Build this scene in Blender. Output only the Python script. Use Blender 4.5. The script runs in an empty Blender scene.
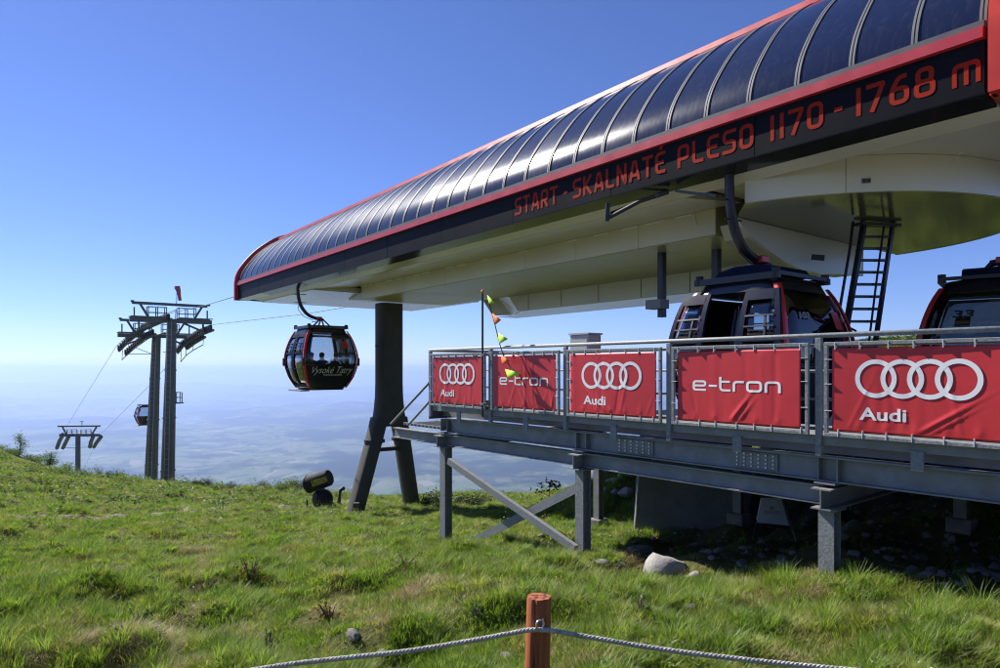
import bpy, bmesh, math, random
import numpy as np
from mathutils import Vector, Matrix

R = math.radians
rng = random.Random(7)
SC = bpy.context.scene
COL = SC.collection

# ------------------------------------------------------------------ camera, sky, sun, exposure
# World units are metres, the camera eye is the origin of height (z = 0).
F = 667.0                      # focal length in photo pixels (24 mm lens on 1000 px)
CX, CY = 500.0, 368.0          # where the level line of sight meets the photo
cd = bpy.data.cameras.new('camera'); cam = bpy.data.objects.new('camera', cd); COL.objects.link(cam)
cd.sensor_width = 36.0; cd.lens = F / 1000 * 36; cd.shift_y = (CY - 334) / 1000
cd.clip_start = 0.05; cd.clip_end = 200000
cam.location = (0, 0, 0); cam.rotation_euler = (R(90), 0, 0); SC.camera = cam

SUN_EL, SUN_AZ = R(41), R(50.5)  # azimuth to the left of straight ahead
w = bpy.data.worlds.new('World'); SC.world = w; w.use_nodes = True
nt = w.node_tree; sky = nt.nodes.new('ShaderNodeTexSky'); sky.sky_type = 'NISHITA'; sky.sun_disc = False
sky.sun_elevation = SUN_EL; sky.sun_rotation = -SUN_AZ; sky.altitude = 1750
sky.air_density = 1.0; sky.dust_density = 0.15; sky.ozone_density = 4.0
bgn = nt.nodes['Background']; bgn.inputs[1].default_value = 0.058
tint = nt.nodes.new('ShaderNodeMix'); tint.data_type = 'RGBA'; tint.blend_type = 'MULTIPLY'; tint.inputs['Factor'].default_value = 1   # camera white balance of the sky
tint.inputs['B'].default_value = (.84, .90, 1.30, 1); nt.links.new(sky.outputs[0], tint.inputs['A']); nt.links.new(tint.outputs['Result'], bgn.inputs[0])
SUNV = Vector((-math.sin(SUN_AZ) * math.cos(SUN_EL), math.cos(SUN_AZ) * math.cos(SUN_EL), math.sin(SUN_EL)))
sl = bpy.data.lights.new('sun', 'SUN'); sl.energy = 4.9; sl.angle = R(0.53); sl.color = (1, .95, .87)
so = bpy.data.objects.new('sun', sl); COL.objects.link(so); so.rotation_euler = SUNV.to_track_quat('Z', 'Y').to_euler()
SC.view_settings.view_transform = 'Standard'; SC.view_settings.look = 'None'
SC.view_settings.exposure = 0.95; SC.view_settings.gamma = 1
SC.cycles.use_denoising = True; SC.cycles.filter_width = 1.1; SC.cycles.use_adaptive_sampling = False; SC.cycles.denoising_prefilter = 'ACCURATE'
SC.cycles.max_bounces = 8; SC.cycles.transparent_max_bounces = 16; SC.cycles.volume_bounces = 0
SC.cycles.caustics_reflective = False; SC.cycles.caustics_refractive = False

# ------------------------------------------------------------------ frames of reference
def P(x, y, Y): return Vector(((x - CX) / F * Y, Y, (CY - y) / F * Y))
ts = math.atan(.7646); SD = Vector((-math.sin(ts), math.cos(ts), 0)); SN = Vector((math.cos(ts), math.sin(ts), 0))
tp = math.atan(.8246); PD = Vector((-math.sin(tp), math.cos(tp), 0)); PN = Vector((math.cos(tp), math.sin(tp), 0))
UP = Vector((0, 0, 1))
def S(a, b, z): return SD * a + SN * b + UP * z        # along the station, across it, up
def Q(a, b, z): return PD * a + PN * b + UP * z        # along the platform, across it, up
S_ROT = math.atan2(-SD.y, -SD.x); P_ROT = math.atan2(-PD.y, -PD.x)

# ------------------------------------------------------------------ ground height
_gr = random.Random(3)
_W = []
for lam, amp, n in ((7, .06, 5), (3, .05, 6), (1.3, .05, 8), (.6, .03, 8)):
    for _ in range(n):
        an = _gr.uniform(0, 6.283); k = 6.283 / (lam * _gr.uniform(.7, 1.4))
        _W.append((k * math.cos(an), k * math.sin(an), _gr.uniform(0, 6.283), amp / math.sqrt(n) * 1.4))
def H(X, Y):
    X = np.asarray(X, float); Y = np.asarray(Y, float)
    z = -1.0 - .18 * Y + .001 * np.clip(Y - 15, 0, 25) ** 2
    z = z + .0038 * np.clip(-X - 4.5, 0, 40) ** 2 * np.clip((Y - 3) / 10, 0, 1)
    z = z + .13 * np.clip(X - 1.8, 0, 5) * np.clip((Y - 7.2) / 2, 0, 1)
    z = z + .14 * np.clip(X - 4.0, 0, 8) * np.clip((Y - 7.5) / 6, 0, 1)
    z = z + 1.35 * np.exp(-(((X - 3.6) / 2.3) ** 2 + ((Y - 17.5) / 3.2) ** 2))
    c = 37 + 3 * np.sin(X * .13 + 1) + 2 * np.sin(X * .31)
    d = np.clip(Y - c, 0, None); side = np.clip(X - .22 * Y - 2, 0, None)              # the mountainside rises to the right
    z = z - (.012 * np.minimum(d, 35) ** 2 + .84 * np.clip(d - 35, 0, None)) * np.clip(1 - side / 6, 0, 1)
    z = z + .68 * np.minimum(side, 30) * np.clip((Y - 11) / 8, 0, 1); z = np.where(side > 0, np.minimum(z, .034 * Y + .12 * np.sin(X * .9)), z)
    for kx, ky, ph, am in _W: z = z + am * np.sin(kx * X + ky * Y + ph)
    return z
def h(X, Y): return float(H(X, Y))
def G(x, y, lo=2.0, hi=60.0):      # ground point seen at a photo pixel
    Yv = np.linspace(lo, hi, 4000); X = (x - CX) / F * Yv; zr = (CY - y) / F * Yv
    d = zr - H(X, Yv); k = np.argmax(d < 0) if (d < 0).any() else len(Yv) - 1
    return Vector((X[k], Yv[k], h(X[k], Yv[k])))

# ------------------------------------------------------------------ materials
def newmat(name):
    m = bpy.data.materials.new(name); m.use_nodes = True; nt = m.node_tree
    return m, nt, nt.nodes['Principled BSDF'], nt.nodes, nt.links
def pm(name, col, rough=.5, metal=0., var=.12, scale=6., bump=0., bscale=60., spec=.5, coat=0., rvar=.1, dirt=None, dscale=1.5):
    m, nt, b, N, L = newmat(name)
    tc = N.new('ShaderNodeTexCoord'); no = N.new('ShaderNodeTexNoise'); no.inputs['Scale'].default_value = scale; no.inputs['Detail'].default_value = 5
    L.new(tc.outputs['Object'], no.inputs['Vector'])
    cr = N.new('ShaderNodeValToRGB'); cr.color_ramp.elements[0].position = .3; cr.color_ramp.elements[1].position = .7
    cr.color_ramp.elements[0].color = tuple(c * (1 - var) for c in col) + (1,)
    cr.color_ramp.elements[1].color = tuple(min(1, c * (1 + var)) for c in col) + (1,)
    L.new(no.outputs['Fac'], cr.inputs['Fac']); out = cr.outputs['Color']
    if dirt:
        n2 = N.new('ShaderNodeTexNoise'); n2.inputs['Scale'].default_value = dscale; n2.inputs['Detail'].default_value = 8; n2.inputs['Roughness'].default_value = .7
        L.new(tc.outputs['Object'], n2.inputs['Vector'])
        r2 = N.new('ShaderNodeValToRGB'); r2.color_ramp.elements[0].position = .48; r2.color_ramp.elements[1].position = .72
        L.new(n2.outputs['Fac'], r2.inputs['Fac']); mx = N.new('ShaderNodeMix'); mx.data_type = 'RGBA'
        L.new(r2.outputs['Color'], mx.inputs['Factor']); L.new(out, mx.inputs['A']); mx.inputs['B'].default_value = tuple(dirt) + (1,); out = mx.outputs['Result']
    L.new(out, b.inputs['Base Color'])
    mr = N.new('ShaderNodeMapRange'); mr.inputs['To Min'].default_value = max(.02, rough - rvar); mr.inputs['To Max'].default_value = min(1, rough + rvar)
    L.new(no.outputs['Fac'], mr.inputs['Value']); L.new(mr.outputs['Result'], b.inputs['Roughness'])
    b.inputs['Metallic'].default_value = metal; b.inputs['Specular IOR Level'].default_value = spec; b.inputs['Coat Weight'].default_value = coat
    if bump:
        nb = N.new('ShaderNodeTexNoise'); nb.inputs['Scale'].default_value = bscale; nb.inputs['Detail'].default_value = 6; L.new(tc.outputs['Object'], nb.inputs['Vector'])
        bp = N.new('ShaderNodeBump'); bp.inputs['Strength'].default_value = bump; bp.inputs['Distance'].default_value = .02
        L.new(nb.outputs['Fac'], bp.inputs['Height']); L.new(bp.outputs['Normal'], b.inputs['Normal'])
    return m
def glass(name, tint, gloss=.12, rough=.03):
    m, nt, b, N, L = newmat(name); N.remove(b); o = N['Material Output']
    t = N.new('ShaderNodeBsdfTransparent'); t.inputs[0].default_value = tuple(tint) + (1,)
    g = N.new('ShaderNodeBsdfGlossy'); g.inputs['Roughness'].default_value = rough
    f = N.new('ShaderNodeFresnel'); f.inputs[0].default_value = 1.5; ad = N.new('ShaderNodeMath'); ad.operation = 'ADD'; ad.inputs[1].default_value = gloss; ad.use_clamp = True
    L.new(f.outputs[0], ad.inputs[0]); mx = N.new('ShaderNodeMixShader'); L.new(ad.outputs[0], mx.inputs[0]); L.new(t.outputs[0], mx.inputs[1]); L.new(g.outputs[0], mx.inputs[2]); L.new(mx.outputs[0], o.inputs[0])
    return m
def leafmat(name, cols, trans=.5, rough=.5):
    m, nt, b, N, L = newmat(name); o = N['Material Output']; N.remove(b)
    oi = N.new('ShaderNodeObjectInfo'); ge = N.new('ShaderNodeNewGeometry'); ad = N.new('ShaderNodeMath'); ad.operation = 'ADD'
    s = N.new('ShaderNodeMath'); s.operation = 'MULTIPLY'; s.inputs[1].default_value = .65
    L.new(ge.outputs['Random Per Island'], s.inputs[0]); L.new(s.outputs[0], ad.inputs[0])
    s2 = N.new('ShaderNodeMath'); s2.operation = 'MULTIPLY'; s2.inputs[1].default_value = .35; L.new(oi.outputs['Random'], s2.inputs[0]); L.new(s2.outputs[0], ad.inputs[1])
    cr = N.new('ShaderNodeValToRGB'); el = cr.color_ramp.elements
    while len(el) < len(cols): el.new(.5)
    for i, c in enumerate(cols): el[i].position = i / (len(cols) - 1); el[i].color = tuple(c) + (1,)
    L.new(ad.outputs[0], cr.inputs[0])
    d = N.new('ShaderNodeBsdfDiffuse'); t = N.new('ShaderNodeBsdfTranslucent'); g = N.new('ShaderNodeBsdfGlossy'); g.inputs['Roughness'].default_value = rough
    g.inputs['Color'].default_value = (.6, .6, .55, 1)
    L.new(cr.outputs[0], d.inputs[0]); L.new(cr.outputs[0], t.inputs[0])
    m1 = N.new('ShaderNodeMixShader'); m1.inputs[0].default_value = trans; L.new(d.outputs[0], m1.inputs[1]); L.new(t.outputs[0], m1.inputs[2])
    m2 = N.new('ShaderNodeMixShader'); m2.inputs[0].default_value = .04; L.new(m1.outputs[0], m2.inputs[1]); L.new(g.outputs[0], m2.inputs[2]); L.new(m2.outputs[0], o.inputs[0])
    return m

M = dict(
 galv=pm('galvanised steel', (.22, .23, .235), .6, .1, .26, 36, .15, 40, dirt=(.24, .25, .26), dscale=3),
 beam=pm('grey painted steel', (.235, .245, .25), .55, .2, .16, 5, .08, 30, dirt=(.19, .17, .15), dscale=2.6),
 dkbeam=pm('dark grey steel', (.06, .064, .068), .5, .2, .15, 4, .05, 30),
 column=pm('anthracite column paint', (.072, .070, .060), .65, 0, .12, 2, .06, 12, spec=.2),
 black=pm('black painted steel', (.014, .014, .016), .42, 0, .2, 8),
 fascia=pm('black fascia paint', (.010, .010, .013), .5, 0, .25, 1.3, rvar=.06, spec=.05),
 lip=pm('glossy black soffit edge', (.02, .02, .02), .12, 0, .2, 2, rvar=.03),
 red=pm('red trim paint', (.52, .035, .05), .4, 0, .10, 3, spec=.5),
 redcap=pm('red end frame paint', (.55, .03, .012), .4, 0, .08, 3),
 redletter=pm('red lettering film', (.36, .024, .008), .65, 0, .06, 20, spec=.08),
 rib=pm('light grey aluminium', (.115, .115, .12), .55, 0, .12, 5, spec=.3),
 pane=pm('dark blue roof glazing', (.013, .020, .055), .19, 0, .3, .9, spec=.42, rvar=.06),
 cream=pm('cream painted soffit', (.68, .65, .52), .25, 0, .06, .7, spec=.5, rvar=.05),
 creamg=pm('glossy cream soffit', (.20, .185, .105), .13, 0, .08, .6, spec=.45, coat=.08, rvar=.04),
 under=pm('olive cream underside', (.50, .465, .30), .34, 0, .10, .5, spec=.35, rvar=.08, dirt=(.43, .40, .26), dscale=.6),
 white=pm('white ribbed soffit', (.82, .82, .80), .12, 0, .06, 2),
 roofm=pm('grey roof sheet', (.3, .3, .31), .5, .3),
 navy=pm('navy door paint', (.010, .015, .036), .5, 0, .2, 5, spec=.03),
 gred=pm('red gondola pillar paint', (.55, .025, .02), .3, 0, .06, 4, coat=.4),
 gblack=pm('black gondola shell', (.012, .012, .014), .22, 0, .2, 4, coat=.4),
 seat=pm('dark seat fabric', (.03, .03, .035), .8),
 glass=glass('tinted cabin glass', (.82, .86, .90), .03),
 glassd=glass('dark tinted door glass', (.16, .2, .30), .16),
 glasswin=glass('grey end window glass', (.22, .25, .3), .10),
 banner=pm('red banner vinyl', (.60, .036, .042), .42, 0, .06, 3, .05, 8, spec=.4),
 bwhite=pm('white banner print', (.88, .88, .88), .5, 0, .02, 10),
 tie=pm('white cable tie', (.75, .75, .73), .5),
 concrete=pm('grey concrete', (.14, .14, .135), .85, 0, .12, 2.5, .3, 30, dirt=(.09, .09, .085)),
 wood=None, glassg=glass('mid grey window glass', (.5, .54, .58), .06), glassr=glass('reflective door glass', (.75, .80, .86), .30), glassin=glass('clear side glass', (.88, .9, .92), -.04), sgblack=pm('matt black plastic', (.016, .016, .018), .7, 0, .2, 4, spec=.15), cabinet=pm('pale grey cabinet', (.42, .42, .40), .7, 0, .1, 6), rope=pm('pale rope', (.54, .50, .45), .9, 0, .3, 60, .5, 260, dirt=(.30, .28, .25), dscale=9),
 zinc=pm('zinc hardware', (.6, .6, .6), .3, .9, .1, 30),
 soil=pm('bare soil', (.10, .08, .06), .95, 0, .4, 6, .6, 20, dirt=(.2, .17, .13)),
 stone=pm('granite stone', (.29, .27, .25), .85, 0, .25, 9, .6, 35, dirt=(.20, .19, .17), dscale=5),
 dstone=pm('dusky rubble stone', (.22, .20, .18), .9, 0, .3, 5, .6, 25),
 cableblk=pm('steel wire rope', (.12, .12, .12), .5, .6),
 tower=pm('weathered tower steel', (.11, .12, .112), .55, .2, .25, 1.2, dirt=(.12, .13, .12), dscale=.8),
 towerlt=pm('pale ladder steel', (.34, .34, .32), .5, .3),
 rubber=pm('black rubber', (.02, .02, .02), .7),
 lime=pm('lime pennant nylon', (.45, .75, .05), .6), orange=pm('orange pennant nylon', (.85, .16, .02), .6),
 signw=pm('white sign board', (.7, .7, .7), .5), signt=pm('grey sign print', (.3, .3, .32), .6),
 cream_text=pm('cream print', (.80, .74, .52), .5), green_text=pm('yellow green print', (.45, .5, .06), .5),
 skin=pm('skin', (.5, .32, .24), .6), hair=pm('dark hair', (.04, .03, .02), .7), shirt=pm('dark jacket', (.05, .06, .09), .8), trousers=pm('dark trousers', (.03, .03, .04), .8),
 pinkcloth=pm('faded pink windsock cloth', (.5, .10, .14), .8), bark=pm('grey brown bark', (.14, .11, .08), .9, 0, .3, 20, .4, 50),
)
# stained post wood with vertical grain and drying cracks
def woodmat():
    m, nt, b, N, L = newmat('reddish stained wood')
    tc = N.new('ShaderNodeTexCoord'); mp = N.new('ShaderNodeMapping'); mp.inputs['Scale'].default_value = (38, 38, 2.2); L.new(tc.outputs['Object'], mp.inputs[0])
    n = N.new('ShaderNodeTexNoise'); n.inputs['Scale'].default_value = 1; n.inputs['Detail'].default_value = 7; L.new(mp.outputs[0], n.inputs[0])
    cr = N.new('ShaderNodeValToRGB'); e = cr.color_ramp.elements; e[0].position = .38; e[0].color = (.05, .014, .006, 1); e[1].position = .47; e[1].color = (.30, .075, .022, 1)
    e2 = e.new(.75); e2.color = (.42, .13, .045, 1); L.new(n.outputs[0], cr.inputs[0]); L.new(cr.outputs[0], b.inputs['Base Color'])
    bp = N.new('ShaderNodeBump'); bp.inputs['Strength'].default_value = .7; bp.inputs['Distance'].default_value = .004; L.new(n.outputs[0], bp.inputs['Height']); L.new(bp.outputs[0], b.inputs['Normal'])
    b.inputs['Roughness'].default_value = .62
    return m
M['wood'] = woodmat()
def vary_panes():                                                           # dust and a slightly different sheen on every pane
    m = M['pane']; N = m.node_tree.nodes; L = m.node_tree.links; b = N['Principled BSDF']; oi = N.new('ShaderNodeObjectInfo')
    tc = N.new('ShaderNodeTexCoord'); mp = N.new('ShaderNodeMapping'); mp.inputs['Scale'].default_value = (7, 7, .8); L.new(tc.outputs['Object'], mp.inputs[0])
    n = N.new('ShaderNodeTexNoise'); n.inputs['Scale'].default_value = 2.2; n.inputs['Detail'].default_value = 8; n.inputs['Roughness'].default_value = .7; L.new(mp.outputs[0], n.inputs[0])
    a = N.new('ShaderNodeMath'); a.operation = 'MULTIPLY_ADD'; a.inputs[1].default_value = .06; a.inputs[2].default_value = .11; L.new(oi.outputs['Random'], a.inputs[0])
    c = N.new('ShaderNodeMath'); c.operation = 'MULTIPLY_ADD'; c.inputs[1].default_value = .09; L.new(n.outputs['Fac'], c.inputs[0]); L.new(a.outputs[0], c.inputs[2]); L.new(c.outputs[0], b.inputs['Roughness'])
    r = N.new('ShaderNodeValToRGB'); r.color_ramp.elements[0].position = .5; r.color_ramp.elements[0].color = (.010, .016, .048, 1); r.color_ramp.elements[1].position = .85; r.color_ramp.elements[1].color = (.03, .036, .065, 1)
    L.new(n.outputs['Fac'], r.inputs[0]); L.new(r.outputs[0], b.inputs['Base Color'])
vary_panes()
def groundmat():
    m, nt, b, N, L = newmat('mountain turf soil')
    tc = N.new('ShaderNodeTexCoord')
    def noise(s, d=6, ro=.6):
        n = N.new('ShaderNodeTexNoise'); n.inputs['Scale'].default_value = s; n.inputs['Detail'].default_value = d; n.inputs['Roughness'].default_value = ro; L.new(tc.outputs['Object'], n.inputs[0]); return n.outputs['Fac']
    def ramp(f, *st):
        r = N.new('ShaderNodeValToRGB'); e = r.color_ramp.elements
        while len(e) < len(st): e.new(.5)
        for i, (p, c) in enumerate(st): e[i].position = p; e[i].color = tuple(c) + (1,)
        L.new(f, r.inputs[0]); return r.outputs[0]
    a = ramp(noise(9), (.3, (.05, .055, .018)), (.5, (.085, .085, .03)), (.7, (.17, .14, .065)))
    g = ramp(noise(1.1, 5), (.35, (.06, .085, .016)), (.65, (.12, .115, .04)))
    mx = N.new('ShaderNodeMix'); mx.data_type = 'RGBA'; mx.inputs['Factor'].default_value = .5; L.new(a, mx.inputs['A']); L.new(g, mx.inputs['B'])
    L.new(mx.outputs['Result'], b.inputs['Base Color']); b.inputs['Roughness'].default_value = .95; b.inputs['Specular IOR Level'].default_value = .1
    bp = N.new('ShaderNodeBump'); bp.inputs['Strength'].default_value = .8; bp.inputs['Distance'].default_value = .05; L.new(noise(22, 8), bp.inputs['Height']); L.new(bp.outputs[0], b.inputs['Normal'])
    return m
M['ground'] = groundmat()
def valleymat():
    m, nt, b, N, L = newmat('valley fields and forests')
    tc = N.new('ShaderNodeTexCoord')
    mp = N.new('ShaderNodeMapping'); mp.inputs['Scale'].default_value = (.0011, .0007, .001); mp.inputs['Rotation'].default_value = (0, 0, .4); L.new(tc.outputs['Object'], mp.inputs[0])
    wn = N.new('ShaderNodeTexNoise'); wn.inputs['Scale'].default_value = 1.1; wn.inputs['Detail'].default_value = 4; L.new(mp.outputs[0], wn.inputs[0])
    ma = N.new('ShaderNodeVectorMath'); ma.operation = 'MULTIPLY_ADD'; ma.inputs[1].default_value = (1.4, 1.4, 1.4); L.new(wn.outputs['Color'], ma.inputs[0]); L.new(mp.outputs[0], ma.inputs[2])
    vo = N.new('ShaderNodeTexVoronoi'); vo.inputs['Scale'].default_value = 6.5; L.new(ma.outputs[0], vo.inputs['Vector'])
    sp = N.new('ShaderNodeSeparateColor'); L.new(vo.outputs['Color'], sp.inputs[0])
    r = N.new('ShaderNodeValToRGB'); e = r.color_ramp.elements; r.color_ramp.interpolation = 'CONSTANT'
    cs = [(0, (.055, .08, .04)), (.3, (.11, .15, .06)), (.5, (.13, .15, .07)), (.68, (.16, .16, .09)), (.82, (.10, .14, .05)), (.95, (.22, .21, .14))]
    while len(e) < len(cs): e.new(.5)
    for i, (p, c) in enumerate(cs): e[i].position = p; e[i].color = c + (1,)
    L.new(sp.outputs[0], r.inputs[0])
    fn = N.new('ShaderNodeTexNoise'); fn.inputs['Scale'].default_value = .0005; fn.inputs['Detail'].default_value = 9; fn.inputs['Roughness'].default_value = .62; L.new(tc.outputs['Object'], fn.inputs[0])
    fr = N.new('ShaderNodeValToRGB'); fr.color_ramp.elements[0].position = .48; fr.color_ramp.elements[1].position = .54; L.new(fn.outputs[0], fr.inputs[0])
    mx = N.new('ShaderNodeMix'); mx.data_type = 'RGBA'; L.new(fr.outputs[0], mx.inputs['Factor']); L.new(r.outputs[0], mx.inputs['A']); mx.inputs['B'].default_value = (.022, .035, .02, 1)
    L.new(mx.outputs['Result'], b.inputs['Base Color']); b.inputs['Roughness'].default_value = 1; b.inputs['Specular IOR Level'].default_value = 0
    return m
M['valley'] = valleymat()
# rows of slim ribs for the far soffit
def soffitmat():
    m = M['white']; N = m.node_tree.nodes; L = m.node_tree.links; b = N['Principled BSDF']
    tc = N.new('ShaderNodeTexCoord'); mp = N.new('ShaderNodeMapping'); mp.inputs['Rotation'].default_value = (0, 0, -ts); L.new(tc.outputs['Object'], mp.inputs[0])
    wv = N.new('ShaderNodeTexWave'); wv.inputs['Scale'].default_value = .75; wv.bands_direction = 'Y'; wv.wave_profile = 'SAW'; L.new(mp.outputs[0], wv.inputs[0])
    bp = N.new('ShaderNodeBump'); bp.inputs['Strength'].default_value = .25; bp.inputs['Distance'].default_value = .02; L.new(wv.outputs['Fac'], bp.inputs['Height']); L.new(bp.outputs[0], b.inputs['Normal'])
soffitmat()

# ------------------------------------------------------------------ mesh builder
def wloc(o):
    v = Vector((0, 0, 0))
    while o is not None: v = v + o.location; o = o.parent
    return v
class MB:
    def __init__(s): s.v = []; s.f = []
    def add(s, vs, fs):
        k = len(s.v); s.v += [Vector(p) for p in vs]; s.f += [tuple(i + k for i in f) for f in fs]; return s
    def box(s, c, sz, ax=None):
        ax = ax or (Vector((1, 0, 0)), Vector((0, 1, 0)), UP); c = Vector(c)
        vs = [c + ax[0] * (sz[0] / 2 * i) + ax[1] * (sz[1] / 2 * j) + ax[2] * (sz[2] / 2 * k) for i in (-1, 1) for j in (-1, 1) for k in (-1, 1)]
        return s.add(vs, [(0, 1, 3, 2), (4, 6, 7, 5), (0, 4, 5, 1), (2, 3, 7, 6), (0, 2, 6, 4), (1, 5, 7, 3)])
    def frame(s, p0, p1, up):
        d = (Vector(p1) - Vector(p0)).normalized(); u = Vector(up); x = d.cross(u)
        if x.length < 1e-4: x = d.cross(Vector((1, 0, 0)))
        x.normalize(); u = x.cross(d).normalized(); return d, x, u
    def bar(s, p0, p1, wd, ht, up=UP):
        p0 = Vector(p0); p1 = Vector(p1); d, x, u = s.frame(p0, p1, up)
        return s.box((p0 + p1) / 2, (wd, (p1 - p0).length, ht), (x, d, u))
    def ibeam(s, p0, p1, ht, wd, tf=.014, tw=.012, up=UP):
        p0 = Vector(p0); p1 = Vector(p1); d, x, u = s.frame(p0, p1, up)
        pr = [(-wd/2, -ht/2), (wd/2, -ht/2), (wd/2, -ht/2+tf), (tw/2, -ht/2+tf), (tw/2, ht/2-tf), (wd/2, ht/2-tf), (wd/2, ht/2), (-wd/2, ht/2), (-wd/2, ht/2-tf), (-tw/2, ht/2-tf), (-tw/2, -ht/2+tf), (-wd/2, -ht/2+tf)]
        n = 12; vs = [p + x * a + u * c for p in (p0, p1) for a, c in pr]
        fs = [(i, (i+1) % n, n + (i+1) % n, n + i) for i in range(n)]
        for o in (0, n): fs += [(o, o+1, o+2, o+11) if 0 else (o+11, o, o+1, o+2), (o+11, o+2, o+3, o+10), (o+10, o+3, o+4, o+9), (o+9, o+4, o+5, o+8), (o+8, o+5, o+6, o+7)]
        return s.add(vs, fs)
    def tube(s, p0, p1, r0, r1=None, n=10): return s.path([p0, p1], [r0, r0 if r1 is None else r1], n)
    def path(s, pts, r, n=8, closed=False, flat=1.0):
        pts = [Vector(p) for p in pts]; m = len(pts); rr = r if isinstance(r, (list, tuple)) else [r] * m
        ref = None; rings = []
        for i, p in enumerate(pts):
            if closed: d = pts[(i + 1) % m] - pts[i - 1]
            else: d = pts[min(i + 1, m - 1)] - pts[max(i - 1, 0)]
            d.normalize()
            if ref is None:
                ref = UP if abs(d.z) < .9 else Vector((1, 0, 0))
            x = d.cross(ref).normalized(); u = x.cross(d); ref = u
            rings.append([p + (x * math.cos(6.28318 * k / n) * flat + u * math.sin(6.28318 * k / n)) * rr[i] for k in range(n)])
        vs = [q for ri in rings for q in ri]; fs = []
        for i in range(m if closed else m - 1):
            j = (i + 1) % m
            fs += [(i*n+k, i*n+(k+1) % n, j*n+(k+1) % n, j*n+k) for k in range(n)]
        if not closed: fs += [tuple(range(n))[::-1], tuple((m-1)*n + k for k in range(n))]
        return s.add(vs, fs)
    def sweep(s, prof, fn, stations, close=True, caps=True):      # prof: 2-d points, fn(station, p) -> point
        n = len(prof); vs = [fn(t, p) for t in stations for p in prof]; fs = []
        for i in range(len(stations) - 1):
            for k in range(n if close else n - 1):
                fs.append((i*n+k, i*n+(k+1) % n, (i+1)*n+(k+1) % n, (i+1)*n+k))
        if caps and close: fs += [tuple(range(n))[::-1], tuple((len(stations)-1)*n + k for k in range(n))]
        return s.add(vs, fs)
    def prism(s, pts, off):                                        # planar polygon (3-d points) given a thickness vector
        n = len(pts); pts = [Vector(p) for p in pts]; off = Vector(off)
        return s.add(pts + [p + off for p in pts], [tuple(range(n))[::-1], tuple(range(n, 2*n))] + [(i, (i+1) % n, n + (i+1) % n, n + i) for i in range(n)])
    def ball(s, c, r, nu=10, nv=7, sc=(1, 1, 1)):
        c = Vector(c); vs = [c + Vector((0, 0, -r * sc[2]))]
        for j in range(1, nv):
            t = -math.pi/2 + math.pi * j / nv
            vs += [c + Vector((math.cos(t) * math.cos(6.28318*i/nu) * r * sc[0], math.cos(t) * math.sin(6.28318*i/nu) * r * sc[1], math.sin(t) * r * sc[2])) for i in range(nu)]
        vs.append(c + Vector((0, 0, r * sc[2]))); L = len(vs) - 1
        fs = [(0, 1 + (i+1) % nu, 1 + i) for i in range(nu)]
        for j in range(nv - 2): fs += [(1+j*nu+i, 1+j*nu+(i+1) % nu, 1+(j+1)*nu+(i+1) % nu, 1+(j+1)*nu+i) for i in range(nu)]
        fs += [(L, 1+(nv-2)*nu+i, 1+(nv-2)*nu+(i+1) % nu) for i in range(nu)]
        return s.add(vs, fs)
    def build(s, name, m, parent=None, smooth=False, bevel=0, autosm=False):
        o0 = wloc(parent) if parent else Vector((0, 0, 0))
        me = bpy.data.meshes.new(name); me.from_pydata([tuple(p - o0) for p in s.v], [], s.f)
        bm = bmesh.new(); bm.from_mesh(me); bmesh.ops.recalc_face_normals(bm, faces=bm.faces[:]); bm.to_mesh(me); bm.free()
        me.materials.append(m)
        if smooth: me.polygons.foreach_set('use_smooth', [True] * len(me.polygons))
        if smooth and autosm: me.set_sharp_from_angle(angle=R(35))
        o = bpy.data.objects.new(name, me); COL.objects.link(o)
        if parent: o.parent = parent
        if bevel:
            b = o.modifiers.new('bevel', 'BEVEL'); b.width = bevel; b.segments = 2; b.limit_method = 'ANGLE'
        return o
def tag(o, label=None, cat=None, group=None, kind=None):
    if label: o['label'] = label
    if cat: o['category'] = cat
    if group: o['group'] = group
    if kind: o['kind'] = kind
    return o
def thing(name, loc, label, cat, group=None, rz=0):
    o = bpy.data.objects.new(name, None); COL.objects.link(o); o.location = loc; o.rotation_euler.z = rz; o.empty_display_size = .2
    return tag(o, label, cat, group)
def copy_tree(o, parent=None):
    c = o.copy(); COL.objects.link(c); c.parent = parent
    for ch in list(o.children): copy_tree(ch, c)
    return c

# ------------------------------------------------------------------ lettering helpers
def fillet(pts, r, closed=False, n=4):
    pts = [Vector((p[0], p[1])) for p in pts]; out = []; m = len(pts)
    for i, p in enumerate(pts):
        if not closed and i in (0, m - 1): out.append(p); continue
        a = pts[i - 1]; b = pts[(i + 1) % m]; da = (a - p); db = (b - p); rr = min(r, da.length * .49, db.length * .49)
        s = p + da.normalized() * rr; e = p + db.normalized() * rr
        for k in range(n + 1):
            t = k / n; out.append(s * (1-t)**2 + p * (2*t*(1-t)) + e * t * t)
    return out
def ribbon(pts, wd, closed=False):
    m = len(pts); L = []; Rr = []
    for i, p in enumerate(pts):
        a = pts[i-1] if (closed or i) else None; b = pts[(i+1) % m] if (closed or i < m-1) else None
        d1 = (p - a).normalized() if a is not None else (b - p).normalized(); d2 = (b - p).normalized() if b is not None else d1
        n1 = Vector((-d1.y, d1.x)); n2 = Vector((-d2.y, d2.x)); nn = (n1 + n2)
        if nn.length < 1e-6: nn = n1
        nn.normalize(); q = wd / 2 / max(.45, nn.dot(n1)); L.append(p + nn * q); Rr.append(p - nn * q)
    vs = L + Rr; fs = [(i, (i+1) % m, m + (i+1) % m, m + i) for i in range(m if closed else m - 1)]
    return vs, fs
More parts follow.
